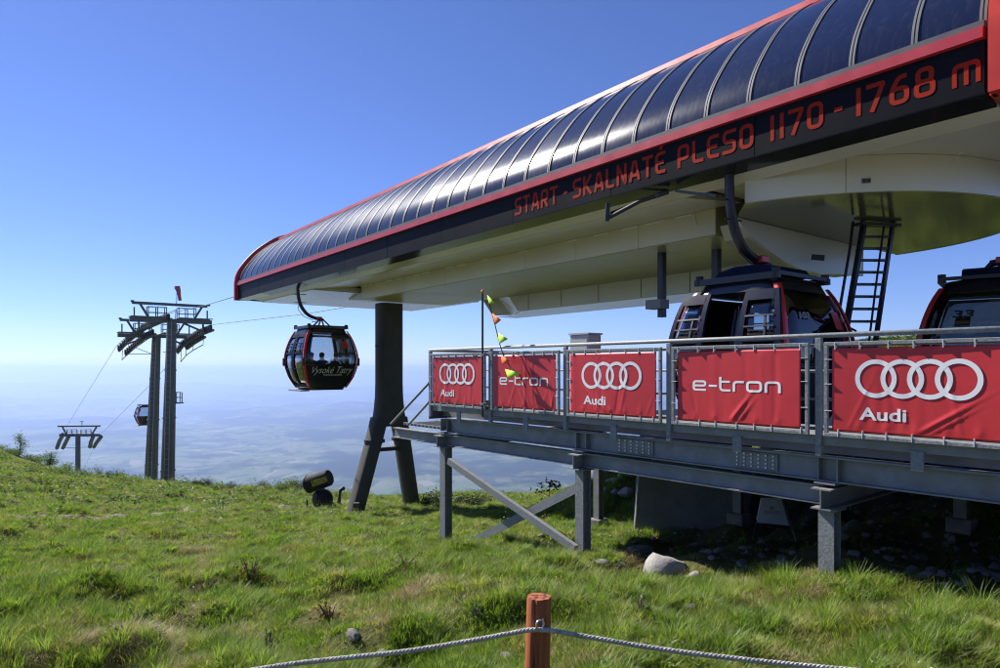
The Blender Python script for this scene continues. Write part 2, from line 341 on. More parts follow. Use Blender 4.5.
GL = {  # width, strokes (points, fillet, closed)
 'S': (.62, [([(.62, .92), (.08, .92), (.08, .5), (.54, .5), (.54, .08), (0, .08)], .16, 0)]),
 'T': (.62, [([(0, .92), (.62, .92)], 0, 0), ([(.31, .84), (.31, 0)], 0, 0)]),
 'A': (.66, [([(.06, 0), (.26, .92), (.40, .92), (.60, 0)], .08, 0), ([(.16, .28), (.50, .28)], 0, 0)]),
 'R': (.64, [([(.08, 0), (.08, .92), (.54, .92), (.54, .42), (.16, .42)], .16, 0), ([(.30, .42), (.56, 0)], 0, 0)]),
 'K': (.64, [([(.08, 0), (.08, 1)], 0, 0), ([(.56, 1), (.18, .52), (.58, 0)], 0, 0)]),
 'L': (.58, [([(.08, 1), (.08, .08), (.56, .08)], .16, 0)]),
 'N': (.66, [([(.08, 0), (.08, .96), (.56, .04), (.56, 1)], .05, 0)]),
 'E': (.60, [([(.58, .92), (.08, .92), (.08, .08), (.58, .08)], .2, 0), ([(.16, .5), (.5, .5)], 0, 0)]),
 'É': (.60, [([(.58, .92), (.08, .92), (.08, .08), (.58, .08)], .2, 0), ([(.16, .5), (.5, .5)], 0, 0), ([(.28, 1.1), (.42, 1.3)], 0, 0)]),
 'P': (.62, [([(.08, 0), (.08, .92), (.54, .92), (.54, .38), (.16, .38)], .16, 0)]),
 'O': (.62, [([(.08, .08), (.54, .08), (.54, .92), (.08, .92)], .2, 1)]),
 '0': (.62, [([(.08, .08), (.54, .08), (.54, .92), (.08, .92)], .2, 1)]),
 '1': (.26, [([(.14, 0), (.14, 1)], 0, 0)]),
 '7': (.60, [([(0, .92), (.55, .92), (.18, 0)], .05, 0)]),
 '6': (.62, [([(.54, .92), (.30, .92), (.08, .55), (.08, .08), (.54, .08), (.54, .54), (.16, .54)], .16, 0)]),
 '8': (.62, [([(.07, .08), (.55, .08), (.55, .50), (.07, .50)], .16, 1), ([(.11, .51), (.51, .51), (.51, .92), (.11, .92)], .16, 1)]),
 'm': (.92, [([(.08, 0), (.08, .66), (.84, .66), (.84, 0)], .14, 0), ([(.46, .58), (.46, 0)], 0, 0)]),
 '-': (.34, [([(.0, .47), (.34, .47)], 0, 0)]),
 # wide lower-case set of the red banners (x-height 1)
 'we': (1.25, [([(.12, .5), (1.12, .5), (1.12, .9), (.1, .9), (.1, .1), (1.18, .1)], .22, 0)]),
 'w-': (.72, [([(0, .5), (.72, .5)], 0, 0)]),
 'wt': (.95, [([(.1, 1.35), (.1, .1), (.95, .1)], .3, 0), ([(.18, .9), (.9, .9)], 0, 0)]),
 'wr': (.9, [([(.1, 0), (.1, .9), (.9, .9)], .28, 0)]),
 'wo': (1.25, [([(.1, .1), (1.15, .1), (1.15, .9), (.1, .9)], .26, 1)]),
 'wn': (1.2, [([(.1, 0), (.1, .9), (1.1, .9), (1.1, 0)], .28, 0)]),
}
def strokes(tokens, wd, gap):
    x = 0; V = []; Fc = []; z = 0; starts = []
    for t in tokens:
        if t == ' ': x += .45; continue
        wdt, ss = GL[t]; starts.append((len(V), len(Fc)))
        for pts, r, cl in ss:
            p = fillet(pts, r, cl) if r else [Vector(q) for q in pts]
            vs, fs = ribbon(p, wd, cl); k = len(V); V += [(q.x + x, q.y, z) for q in vs]; Fc += [tuple(i + k for i in f) for f in fs]; z += .0006
        x += wdt + gap
    strokes.groups = []
    for i, (a, b) in enumerate(starts):
        a1, b1 = starts[i+1] if i + 1 < len(starts) else (len(V), len(Fc)); strokes.groups.append((a, a1, b, b1))
    return V, Fc, x - gap
def flat_text(body, size, shear=0, width=None, bold=0):
    cu = bpy.data.curves.new('t', 'FONT'); cu.body = body; cu.size = size; cu.shear = shear; cu.offset = bold; cu.resolution_u = 6
    o = bpy.data.objects.new('t', cu); me = bpy.data.meshes.new_from_object(o)
    V = [tuple(v.co) for v in me.vertices]; Fc = [tuple(p.vertices) for p in me.polygons]
    bpy.data.objects.remove(o); bpy.data.meshes.remove(me)
    x0 = min(v[0] for v in V); x1 = max(v[0] for v in V); s = (width / (x1 - x0)) if width else 1
    return [((v[0] - x0) * s, v[1], 0) for v in V], Fc, (x1 - x0) * s
def cut_grid(V, Fc, step):
    bm = bmesh.new(); vs = [bm.verts.new(v) for v in V]
    for f in Fc:
        try: bm.faces.new([vs[i] for i in f])
        except ValueError: pass
    xs = [v[0] for v in V]; x = min(xs) + step
    while x < max(xs):
        bmesh.ops.bisect_plane(bm, geom=bm.verts[:] + bm.edges[:] + bm.faces[:], plane_co=(x, 0, 0), plane_no=(1, 0, 0)); x += step
    ys = [v[1] for v in V]; y = min(ys) + step
    while y < max(ys):
        bmesh.ops.bisect_plane(bm, geom=bm.verts[:] + bm.edges[:] + bm.faces[:], plane_co=(0, y, 0), plane_no=(0, 1, 0)); y += step
    bm.verts.index_update(); V2 = [tuple(v.co) for v in bm.verts]; F2 = [tuple(v.index for v in f.verts) for f in bm.faces]; bm.free()
    return V2, F2

# ================================================================== THE SETTING
def grid_sheet(name, m, rows, wfun, ncol, hf, smooth=True):
    vs = []; fs = []
    for Y in rows:
        W = wfun(Y); ss = np.linspace(-1, 1, ncol)
        X = ss * W; Z = hf(X, np.full(ncol, Y)); vs += [(float(a), float(Y), float(c)) for a, c in zip(X, Z)]
    n = ncol
    for i in range(len(rows) - 1):
        fs += [(i*n+k, i*n+k+1, (i+1)*n+k+1, (i+1)*n+k) for k in range(n-1)]
    me = bpy.data.meshes.new(name); me.from_pydata(vs, [], fs); me.materials.append(m)
    me.polygons.foreach_set('use_smooth', [smooth] * len(fs)); o = bpy.data.objects.new(name, me); COL.objects.link(o); o['kind'] = 'structure'; return o
rows = [-30, -22, -15, -10, -6, -3, -1, 0]; y = .6
while y < 130: rows.append(y); y += .10 + y * .012
grid_sheet('ground', M['ground'], rows, lambda Y: max(16, (Y + 7) * 1.35), 230, H)
def HV(X, Y):
    base = np.where(Y < 4500, -110 - (1060 - 110) * np.clip((Y - 120) / 4380, 0, 1) ** .8, -1060)
    n = np.zeros_like(X)
    for i in range(14):
        k = 6.283 / (1500 + 900 * i); an = i * 2.4; n = n + math.sin(i * 5.1 + 2) * np.sin(k * (X * math.cos(an) + Y * math.sin(an) * 1.6) + i * 1.7)
    hills = np.clip((Y - 5000) / 12000, 0, 1) * 34 * n
    r1 = np.exp(-((Y - 30000 - 1800 * np.sin(X / 5200)) / 3400) ** 2) * (255 + 38 * np.sin(X / 2900 + 1) + 26 * np.sin(X / 1300) + 70 * np.tanh((-X - 6000) / 9000))
    r2 = np.exp(-((Y - 44000) / 2600) ** 2) * (985 + 60 * np.sin(X / 4100) + 60 * np.sin(X / 7700 + 2))
    return base + hills + r1 + r2
rows = [120.]
while rows[-1] < 49000: rows.append(rows[-1] * 1.022 + 6)
grid_sheet('valley', M['valley'], rows, lambda Y: 160 + Y * 1.3, 260, HV)

# even air over the whole scene
hz = MB().box((0, 23500, (-1200 + 100) / 2), (140000, 55000, 1300))
hm, hnt, hb, hN, hL = newmat('mountain air'); hN.remove(hb)
pv = hN.new('ShaderNodeVolumePrincipled'); pv.inputs['Color'].default_value = (.44, .60, 1, 1); pv.inputs['Density'].default_value = 8.0e-5; pv.inputs['Anisotropy'].default_value = .4
hL.new(pv.outputs[0], hN['Material Output'].inputs['Volume'])
ho = hz.build('haze', hm); ho['kind'] = 'stuff'

# trodden gravel path crossing the meadow
def gravelmat():
    return pm('path gravel', (.15, .125, .085), .95, 0, .5, 14, .7, 60, dirt=(.07, .085, .025), dscale=2.5)
pa = [(-16.5, 15.3), (-12.4, 16.6), (-10.4, 20.5), (-9.6, 24.5), (-8.0, 28.0), (-6.2, 31)]
def pathdist(X, Y):
    d = np.full(np.shape(X), 1e9)
    for (x0, y0), (x1, y1) in zip(pa, pa[1:]):
        vx, vy = x1 - x0, y1 - y0; t = np.clip(((X - x0) * vx + (Y - y0) * vy) / (vx*vx + vy*vy), 0, 1)
        d = np.minimum(d, np.hypot(X - x0 - t * vx, Y - y0 - t * vy))
    return d
pmesh = MB(); pv_ = []
for (x0, y0), (x1, y1) in zip(pa, pa[1:]):
    for k in range(12): pv_.append((x0 + (x1-x0)*k/12, y0 + (y1-y0)*k/12))
vs = []
for i, (x_, y_) in enumerate(pv_):
    a = pv_[max(0, i-1)]; b = pv_[min(len(pv_)-1, i+1)]; d = Vector((b[0]-a[0], b[1]-a[1])).normalized(); nn = Vector((-d.y, d.x))
    wl = .55 + .25 * math.sin(i * 1.3) + rng.uniform(-.1, .1); wr = .55 + .25 * math.sin(i * .9 + 2) + rng.uniform(-.1, .1)
    for k in range(7):
        t = k / 6; q = Vector((x_, y_)) + nn * (wl * (1 - t) - wr * t); vs.append((q.x, q.y, h(q.x, q.y) + .014))
pmesh.add(vs, [(i*7+k, i*7+k+1, (i+1)*7+k+1, (i+1)*7+k) for i in range(len(pv_)-1) for k in range(6)])
po = pmesh.build('path', gravelmat(), None, True); po['kind'] = 'structure'

# ================================================================== STATION
st = thing('cable_car_station', S(16, 12.95, h(*S(16, 12.95, 0)[:2])), 'long barrel-roofed lift station with black fascia, red lettering and blue glazing', 'cable car station')
A0, A1, BC = 2.60, 30.55, 12.95
HALF = [(8.74, 3.76), (8.79, 4.05), (8.93, 4.36), (9.23, 4.78), (9.6, 5.19), (10.1, 5.60), (10.58, 5.90), (11.2, 6.11), (12.0, 6.27)]
def smooth_prof(pts, n=4):
    out = []
    for i in range(len(pts) - 1):
        p0 = Vector(pts[max(i-1, 0)]); p1 = Vector(pts[i]); p2 = Vector(pts[i+1]); p3 = Vector(pts[min(i+2, len(pts)-1)])
        for k in range(n):
            t = k / n; out.append(.5 * ((2*p1) + (-p0+p2)*t + (2*p0-5*p1+4*p2-p3)*t*t + (-p0+3*p1-3*p2+p3)*t**3))
    out.append(Vector(pts[-1])); return out
GP = smooth_prof(HALF[:7], 4)                       # glazed quarter
def offs(prof, d):
    out = []
    for i, p in enumerate(prof):
        t = (prof[min(i+1, len(prof)-1)] - prof[max(i-1, 0)]).normalized(); out.append(p + Vector((-t.y, t.x)) * d)
    return out
def shell(prof, d0, d1): return offs(prof, d0) + offs(prof, d1)[::-1]
ribs_a = [2.62, 3.315]
while ribs_a[-1] < A1 - .3: ribs_a.append(ribs_a[-1] + .7285)
sta = lambda t, p: S(t, p[0], p[1])
# panes and ribs, one mesh each, repeated along the roof
for i in range(len(ribs_a) - 1):
    a0, a1 = ribs_a[i] + .036, ribs_a[i+1] - .036
    tl_ = rng.uniform(-.005, .005); MB().sweep(shell(GP[:], .0, -.03), lambda t, p, q=tl_, m_=(a0 + a1) / 2: S(t, p[0], p[1] + q * (1 if t > m_ else -1)), [a0, a1]).build('roof_pane', M['pane'], st, True, autosm=True)
for a in ribs_a:
    MB().sweep(shell(GP, .014, -.04), sta, [a - .036, a - .008]).sweep(shell(GP, .006, -.04), sta, [a - .008, a + .008]).sweep(shell(GP, .014, -.04), sta, [a + .008, a + .036]).build('roof_rib', M['rib'], st, True, autosm=True)
sb = MB(); sb.bar(S(A0, 8.735, 3.80), S(A1, 8.735, 3.80), .07, .09); sb.build('glazing_sill', M['rib'], st)
MB().prism([S(A0, 8.66, 3.64), S(A0, 8.66, 3.765), S(A0, 8.78, 3.765), S(A0, 8.78, 3.64)], SD * (A1 - A0)).build('red_trim_band', M['red'], st)
MB().prism([S(A0, 10.50, 5.86), S(A0, 10.52, 5.97), S(A0, 10.66, 6.02), S(A0, 10.70, 5.90)], SD * (A1 - A0)).build('red_ridge_trim', M['red'], st)
top = smooth_prof([(10.66, 5.93), (11.2, 6.11), (12.0, 6.27), (12.95, 6.32), (13.9, 6.27), (14.7, 6.11), (15.32, 5.90), (15.8, 5.60), (16.3, 5.19), (16.67, 4.78), (16.97, 4.36), (17.16, 3.76), (17.16, 3.05)], 3)
MB().sweep(shell(top, 0, -.05), sta, [A0, A1]).build('roof_cover', M['roofm'], st, True, autosm=True)
# fascia in bolted panels
edges = [A0 + (A1 - A0) * i / 10 for i in range(11)]
for e0, e1 in zip(edges, edges[1:]):
    MB().prism([S(e0 + .004, 8.74, 3.04), S(e0 + .004, 8.74, 3.64), S(e0 + .004, 8.80, 3.64), S(e0 + .004, 8.80, 3.04)], SD * (e1 - e0 - .008)).build('fascia_panel', M['fascia'], st, bevel=.006)
MB().prism([S(A0, 8.80, 3.06), S(A0, 8.80, 3.60), S(A0, 8.84, 3.60), S(A0, 8.84, 3.06)], SD * (A1 - A0)).build('fascia_backing', M['black'], st)
MB().prism([S(A0, 8.745, 3.035), S(A0, 9.12, 2.975), S(A0, 9.12, 3.005), S(A0, 8.745, 3.06)], SD * (A1 - A0 - 3.2)).build('soffit_lip', M['lip'], st)
MB().prism([S(A1 - 3.2, 8.745, 3.035), S(A1 - 3.2, 9.12, 2.985), S(A1 - 3.2, 9.12, 3.01), S(A1 - 3.2, 8.745, 3.06)], SD * 3.15).build('soffit_lip', M['white'], st)
# cream soffits and boxes under the roof
MB().prism([S(A0, 9.12, 2.99), S(A0, 9.50, 2.93), S(A0, 9.50, 3.2), S(A0, 9.12, 3.2)], SD * (A1 - A0 - .9)).build('slot_cover', M['cream'], st)
for i in range(9):
    e0, e1 = 7.2 + 16.6 * i / 9 + .006, 7.2 + 16.6 * (i + 1) / 9 - .006
    MB().prism([S(e0, 9.52, 2.93), S(e0, 11.195, 3.11), S(e0, 11.195, 3.2), S(e0, 9.52, 3.1)], SD * (e1 - e0)).build('upper_soffit', M['cream'], st)
for i in range(9):
    e0, e1 = 7.8 + 15.5 * i / 9 + .006, 7.8 + 15.5 * (i + 1) / 9 - .006
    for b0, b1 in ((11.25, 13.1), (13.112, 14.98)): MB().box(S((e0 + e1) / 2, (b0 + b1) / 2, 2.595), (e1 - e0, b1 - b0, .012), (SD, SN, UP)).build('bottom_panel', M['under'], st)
MB().prism([S(23.9, 9.52, 2.90), S(23.9, 17.1, 2.90), S(23.9, 17.1, 3.1), S(23.9, 9.52, 3.1)], SD * 5.9).build('end_soffit', M['white'], st)
MB().prism([S(2.7, 9.51, 3.14), S(2.7, 17.1, 3.14), S(2.7, 17.1, 3.3), S(2.7, 9.51, 3.3)], SD * 4.4).build('ceiling_plate', M['cream'], st)
box = [(11.2, 2.60), (15.0, 2.60), (15.0, 3.40), (11.2, 3.40)]
sidea = [7.75 + (23.3 - 7.75) * i / 8 for i in range(9)]
for e0, e1 in zip(sidea, sidea[1:]):
    MB().prism([S(e0 + .006, 11.2, 2.60), S(e0 + .006, 11.2, 3.11), S(e0 + .006, 11.24, 3.11), S(e0 + .006, 11.24, 2.60)], SD * (e1 - e0 - .012)).build('side_panel', M['cream'], st, bevel=.005)
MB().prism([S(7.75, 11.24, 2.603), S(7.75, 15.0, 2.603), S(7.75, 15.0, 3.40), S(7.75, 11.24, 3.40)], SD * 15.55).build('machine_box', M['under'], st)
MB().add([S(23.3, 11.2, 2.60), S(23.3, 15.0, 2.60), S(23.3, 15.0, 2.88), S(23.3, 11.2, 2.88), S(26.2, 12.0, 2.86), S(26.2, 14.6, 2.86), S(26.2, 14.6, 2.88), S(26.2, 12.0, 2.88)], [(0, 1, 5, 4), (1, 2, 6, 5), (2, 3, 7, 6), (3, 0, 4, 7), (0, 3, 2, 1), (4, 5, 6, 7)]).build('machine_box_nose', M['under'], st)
for a in (8.3, 9.0, 9.7, 10.6, 11.6, 13.5, 15.2, 16.3, 17.0, 18.4, 19.0, 20.2, 20.9, 21.7, 22.4, 22.9):  # painted white dashes stand in for sunlight slivers through the panel gap
    MB().bar(S(a, 11.192, 3.082), S(a + rng.uniform(.28, .5), 11.192, 3.082), .012, .03).build('sunlight_dash', M['bwhite'], st)
MB().bar(S(8.25, 11.19, 3.09), S(8.19, 11.19, 2.86), .012, .03, SN).build('sunlight_dash', M['bwhite'], st)
# lower box on the far side, stepped plan
lb_ = [S(9.5, 15.02, 2.04), S(18.6, 15.02, 2.04), S(20.2, 16.0, 2.04), S(21.4, 16.0, 2.10), S(22.6, 16.8, 2.3), S(22.6, 17.1, 2.3), S(9.5, 17.1, 2.04)]
lt_ = [S(9.5, 15.02, 2.9), S(19.4, 15.02, 2.9), S(21.2, 16.0, 2.9), S(22.2, 16.0, 2.9), S(23.2, 16.8, 2.9), S(23.2, 17.1, 2.9), S(9.5, 17.1, 2.9)]
MB().add(lb_ + lt_, [tuple(range(7))[::-1], tuple(range(7, 14))] + [(k, (k+1) % 7, 7 + (k+1) % 7, 7 + k) for k in range(7)]).build('lower_box', M['cream'], st)
MB().prism([S(a, b, 2.03) for a, b in [(9.6, 15.1), (18.5, 15.1), (20.1, 16.08), (21.2, 16.1), (21.2, 17.05), (9.6, 17.05)]], UP * .009).build('lower_soffit', M['white'], st)
for a_ in (11.2, 12.9, 14.6, 16.3, 18.0): MB().box(S(a_, 15.014, 2.32), (.012, .012, .54), (SD, SN, UP)).build('panel_seam', M['dkbeam'], st)
MB().prism([S(6.66, *q) for q in ((10.25, 2.597), (10.4, 2.46), (10.75, 2.30), (11.28, 2.12), (11.8, 1.98), (12.4, 1.89), (13.1, 1.88), (13.8, 1.93), (14.95, 1.98), (14.95, 2.597))], SD * .08).build('end_fairing', M['cream'], st)
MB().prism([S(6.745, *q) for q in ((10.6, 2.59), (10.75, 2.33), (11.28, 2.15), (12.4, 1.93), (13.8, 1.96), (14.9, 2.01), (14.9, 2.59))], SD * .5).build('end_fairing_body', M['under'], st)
# round turning end: drum band and flat glossy underside
DC = (7.0, BC); DR = 3.65
tl = math.acos((6.0 - DC[0]) / DR); tf = 2 * math.pi - math.acos((6.65 - DC[0]) / DR); nseg = 64
angs = [tl + (tf - tl) * k / nseg for k in range(nseg + 1)]
def drum(r, z): return [S(DC[0] + r * math.cos(t), DC[1] - r * math.sin(t), z) for t in angs]
ring = MB(); o_ = drum(DR, 2.60) + drum(DR, 3.135); i_ = drum(DR - .06, 2.60) + drum(DR - .06, 3.135); n = nseg + 1
ring.add(o_ + i_, [(k, k+1, n+k+1, n+k) for k in range(nseg)] + [(2*n+k, 2*n+k+1, 3*n+k+1, 3*n+k) for k in range(nseg)] + [(k, k+1, 2*n+k+1, 2*n+k) for k in range(nseg)] + [(n+k, n+k+1, 3*n+k+1, 3*n+k) for k in range(nseg)] + [(0, n, 3*n, 2*n), (nseg, n+nseg, 3*n+nseg, 2*n+nseg)])
ring.build('drum_band', M['cream'], st, True, autosm=True)
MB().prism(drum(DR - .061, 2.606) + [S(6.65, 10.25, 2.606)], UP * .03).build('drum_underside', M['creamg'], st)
for k in (9, 27, 45): MB().add([S(DC[0] + (DR + e) * math.cos(angs[k] + d), DC[1] - (DR + e) * math.sin(angs[k] + d), z) for d in (-.0008, .0008) for e in (.002, -.01) for z in (2.60, 3.135)], [(0, 1, 5, 4), (2, 3, 1, 0), (4, 5, 7, 6)]).build('band_seam', M['black'], st)
tn = tl + .95
for k in range(400):
    t_ = tl + .2 + k * .005; p_ = S(DC[0] + DR * math.cos(t_), DC[1] - DR * math.sin(t_), 2.8)
    if 500 + F * p_.x / p_.y > 865: tn = t_; break
nv = Vector((math.cos(tn), -math.sin(tn))); q_ = S(DC[0] + (DR + .006) * nv.x, DC[1] + (DR + .006) * nv.y, 2.76); tv = (SD * -nv.y + SN * nv.x).normalized(); nn_ = (SD * nv.x + SN * nv.y).normalized()
MB().box(q_, (.12, .008, .07), (tv, nn_, UP)).build('number_plate', M['rib'], st)
for s_ in (-1, 1): MB().box(q_ + tv * (s_ * .03) + nn_ * .005, (.03, .004, .04), (tv, nn_, UP)).build('plate_mark', M['black'], st)
# end frames of red sheet
full = [Vector((8.74, 3.0))] + smooth_prof(HALF + [(12.95, 6.32)] + [(2 * BC - p[0], p[1]) for p in HALF[::-1]], 3) + [Vector((17.16, 3.0))]
for a, wd, nm in ((A1, .14, 0), (A0 - .42, .36, 1)):
    d1 = .15 if nm == 0 else .12
    pr = shell(full, d1, -.10)
    MB().sweep(pr, sta, [a, a + wd]).build('end_frame', M['red'] if nm == 0 else M['redcap'], st, True, autosm=True)
MB().prism([S(A1 - .1, p[0], p[1]) for p in full], SD * .06).build('end_wall', M['dkbeam'], st)
MB().prism([S(A0 - .1, p[0], p[1]) for p in full], SD * .06).build('end_wall', M['redcap'], st)
# lettering on the fascia
def a_of(x, b=8.74):
    u = (x - 500) / F; return (b * SN.x - b * SN.y * u) / (-SD.x + SD.y * u)
for word, x0, x1 in (('START', 515, 558), ('-', 563.5, 567.5), ('SKALNATÉ', 573, 666), ('PLESO', 677.5, 753.7), ('1170', 769, 823.5), ('-', 834.5, 842.5), ('1768', 854.5, 935.5), ('m', 952, 981)):
    v, f, wd = strokes(list(word), .155, .14); aL, aR = a_of(x0), a_of(x1); sc = (aL - aR) / wd
    for va, vb, fa, fb_ in strokes.groups:
        MB().add([S(aL - p[0] * sc, 8.736 - p[2] * .5, 3.19 + p[1] * .355) for p in v[va:vb]], [tuple(k - va for k in q) for q in f[fa:fb_]]).build('letter', M['redletter'], st)
# seams on the letter panels already come from the panel joints; the column
colr = MB(); cz = 2.62; ct = S(24.4, BC, 0)
def colring(c, rx, ry, z, n=16):
    o = []
    for k in range(n):
        t = 6.28318 * k / n; cs, sn = math.cos(t), math.sin(t); e = .55
        o.append(c + SN * (rx * math.copysign(abs(cs) ** e, cs)) + SD * (ry * math.copysign(abs(sn) ** e, sn)) + UP * z)
    return o
def colloft(mb, secs, n=16):
    vs = [p for c, rx, ry, z in secs for p in colring(c, rx, ry, z, n)]; m = len(secs)
    mb.add(vs, [(i*n+k, i*n+(k+1) % n, (i+1)*n+(k+1) % n, (i+1)*n+k) for i in range(m-1) for k in range(n)] + [tuple(range(n)), tuple((m-1)*n+k for k in range(n))])
colloft(colr, [(ct, .52, .42, 2.62), (ct, .52, .42, -.6), (ct, .54, .42, -1.2), (ct, .61, .42, -1.8), (ct, .72, .42, -2.35)])
colo = colr.build('support_column', M['column'], st, True, autosm=True)
for sgn, px, py in ((-1, 353, 512), (1, 413, 503)):
    Yb = 25.6 if sgn < 0 else 28.2
    foot = Vector(((px - 500) / F * Yb, Yb, 0)); foot.z = h(foot.x, foot.y) - .3
    lg = MB(); t = ct + SN * (.43 * sgn); f2 = Vector((foot.x, foot.y, 0))
    colloft(lg, [(t, .30, .38, -2.0), (t + (f2 - t) * .25, .295, .36, -3.0), (f2, .29, .34, foot.z)])
    lo = lg.build('column_leg', M['column'], colo, True, autosm=True)
    fl = MB(); c_ = t + (f2 - t) * .2; fl.path([c_ + UP * -2.86, c_ + UP * -2.98], .42, 16); fl.build('flange', M['column'], lo)
    b_ = MB(); b_.box(f2 + SD * -.3 + UP * (foot.z + .5), (.22, .2, .4)); b_.build('foot_bracket', M['column'], lo)
MB().bar(ct + SN * -.75 + UP * -3.3, ct + SN * .85 + UP * -3.3, .16, .16).build('column_brace', M['column'], colo)
for sgn in (-1, 1): MB().path([ct + SN * (.53 * sgn) + UP * .9, ct + SN * (.62 * sgn) + UP * .9], .03, 8).build('lifting_lug', M['column'], colo)
# door-opening linkage under the lip, hanging posts, ladder, hooks
MB().bar(P(607, 221, 11.9), P(608, 203, 11.9), .07, .07).build('linkage_bracket', M['black'], st)
MB().path([P(608, 218, 11.9), P(640, 201, 11.4), P(668, 192, 11.1)], .04, 8).build('linkage_rod', M['rubber'], st)
MB().path([P(610, 213, 11.95), P(668, 190, 11.2)], .02, 8).build('linkage_rod', M['black'], st)
MB().bar(P(676, 191, 11.0), P(717, 196, 10.4), .06, .04).build('linkage_blade', M['dkbeam'], st)
MB().ball(P(658, 195, 11.2), .05).build('linkage_joint', M['dkbeam'], st)
MB().bar(S(9.7, 12, 2.60), S(9.7, 12, 1.14), .14, .14, SN).build('hanging_post', M['black'], st)
MB().box(S(9.72, 11.86, 1.42), (.42, .30, .20), (SD, SN, UP)).build('sensor_box', M['galv'], st)
MB().bar(S(8.7, 12.6, 2.6), S(8.7, 12.6, 1.95), .15, .15, SN).build('hanging_post', M['dkbeam'], st)
for x_, y_, Y_ in ((818, 257, 12.6),):
    MB().bar(P(x_ - 6, y_, Y_), P(x_ + 6, y_ + 1, Y_), .05, .1).build('soffit_hook', M['black'], st)
# maintenance ladder
lad = thing('ladder', P(867, 350, 11.3), 'dark steel ladder hanging from the round end of the station', 'ladder')
L0, L1 = P(842, 352, 11.2), P(864, 223, 11.9); R0, R1 = P(874, 352, 11.4), P(893, 223, 12.05)
for p, q in ((L0, L1), (R0, R1)): MB().bar(p, q,   .075 if p is L0 else .05, .09, SN).build('ladder_rail', M['black'], lad)
for k in range(10):
    t = (k + .4) / 10.6; MB().bar(L0.lerp(L1, t), R0.lerp(R1, t), .05, .045).build('rung', M['black'], lad)
MB().path([P(837, 325, 11), P(850, 248, 11.4), P(853, 222, 11.6)], .025, 8).build('grab_rod', M['black'], lad)
MB().path([P(838, 322, 11), P(856, 331, 11.2)], .018, 6).build('grab_rod', M['black'], lad)
MB().path([P(868, 350, 11.25), P(876, 285, 11.6), P(884, 226, 11.9)], .018, 6).build('safety_rail', M['black'], lad)
MB().bar(P(858, 224, 11.8), P(897, 226, 12.0), .2, .05).build('ladder_head', M['black'], lad)

# ================================================================== GONDOLAS
TT = [0, .08, .2, .4, .5, .6, .75, .88, 1]; KK = [.64, .74, .87, .985, 1, .985, .91, .81, .68]
GX, GY, GH = 1.05, 1.10, 2.28
def ks(t): return float(np.interp(t, TT, KK)) if False else _ks(t)
def _ks(t):
    for i in range(len(TT) - 1):
        if t <= TT[i+1] or i == len(TT) - 2:
            p0, p1, p2, p3 = KK[max(i-1, 0)], KK[i], KK[i+1], KK[min(i+2, len(KK)-1)]; u = (t - TT[i]) / (TT[i+1] - TT[i])
            return .5 * ((2*p1) + (-p0+p2)*u + (2*p0-5*p1+4*p2-p3)*u*u + (-p0+3*p1-3*p2+p3)*u**3)
def cabp(face, s, t, off=0., dx=0.):
    k = _ks(max(0, min(1, t))); hx, hy, z = GX * k, GY * k, t * GH; bl = 1 - .07 * s * s
    if face == 'x+': return Vector((hx * bl + off, s * hy, z))
    if face == 'x-': return Vector((-hx * bl - off, -s * hy, z))
    if face == 'y-': return Vector((s * hx + dx, -hy * bl - off, z))
    return Vector((-s * hx, hy * bl + off, z))
def patch(mb, face, s0, s1, t0, t1, off=0., th=.03, ns=6, ntt=8, dx=0.):
    n = ns + 1; m = ntt + 1
    g = lambda o: [cabp(face, s0 + (s1-s0)*i/ns, t0 + (t1-t0)*j/ntt, o, dx) for j in range(m) for i in range(n)]
    vs = g(off) + g(off - th); K = n * m; fs = []
    for j in range(ntt):
        for i in range(ns):
            a = j*n+i; fs += [(a, a+1, a+n+1, a+n), (K+a, K+a+n, K+a+n+1, K+a+1)]
    for i in range(ns): fs += [(i, K+i, K+i+1, i+1), (ntt*n+i, ntt*n+i+1, K+ntt*n+i+1, K+ntt*n+i)]
    for j in range(ntt): fs += [(j*n, (j+1)*n, K+(j+1)*n, K+j*n), (j*n+ns, K+j*n+ns, K+(j+1)*n+ns, (j+1)*n+ns)]
    return mb.add(vs, fs)
def cabring(t, ex=0., n=40):
    o = []
    k = _ks(max(0, min(1, t)))
    for i in range(n):
        a = 6.28318 * i / n; c, s_ = math.cos(a), math.sin(a); e = .32
        o.append(Vector(((GX * k + ex) * math.copysign(abs(c) ** e, c) * .985, (GY * k + ex) * math.copysign(abs(s_) ** e, s_) * .985, t * GH)))
    return o
def loft(mb, rings):
    n = len(rings[0]); m = len(rings); vs = [p for r in rings for p in r]
    return mb.add(vs, [(i*n+k, i*n+(k+1) % n, (i+1)*n+(k+1) % n, (i+1)*n+k) for i in range(m-1) for k in range(n)] + [tuple(range(n))[::-1], tuple((m-1)*n+k for k in range(n))])
def shrink(r, f, z): return [Vector((p.x * f, p.y * f, z)) for p in r]
def on_face(V, Fc, face, w0, cx, t0, scale=1., off=.012):     # wrap flat lettering on the shell: metres across, from height t0
    V2, F2 = cut_grid(V, Fc, .06); out = []
    for x_, y_, z_ in V2:
        t = t0 + y_ / GH; out.append(cabp(face, (cx + x_ - w0 / 2) / (GY * _ks(t)), t, off + z_ * .2))
    return MB().add(out, F2)
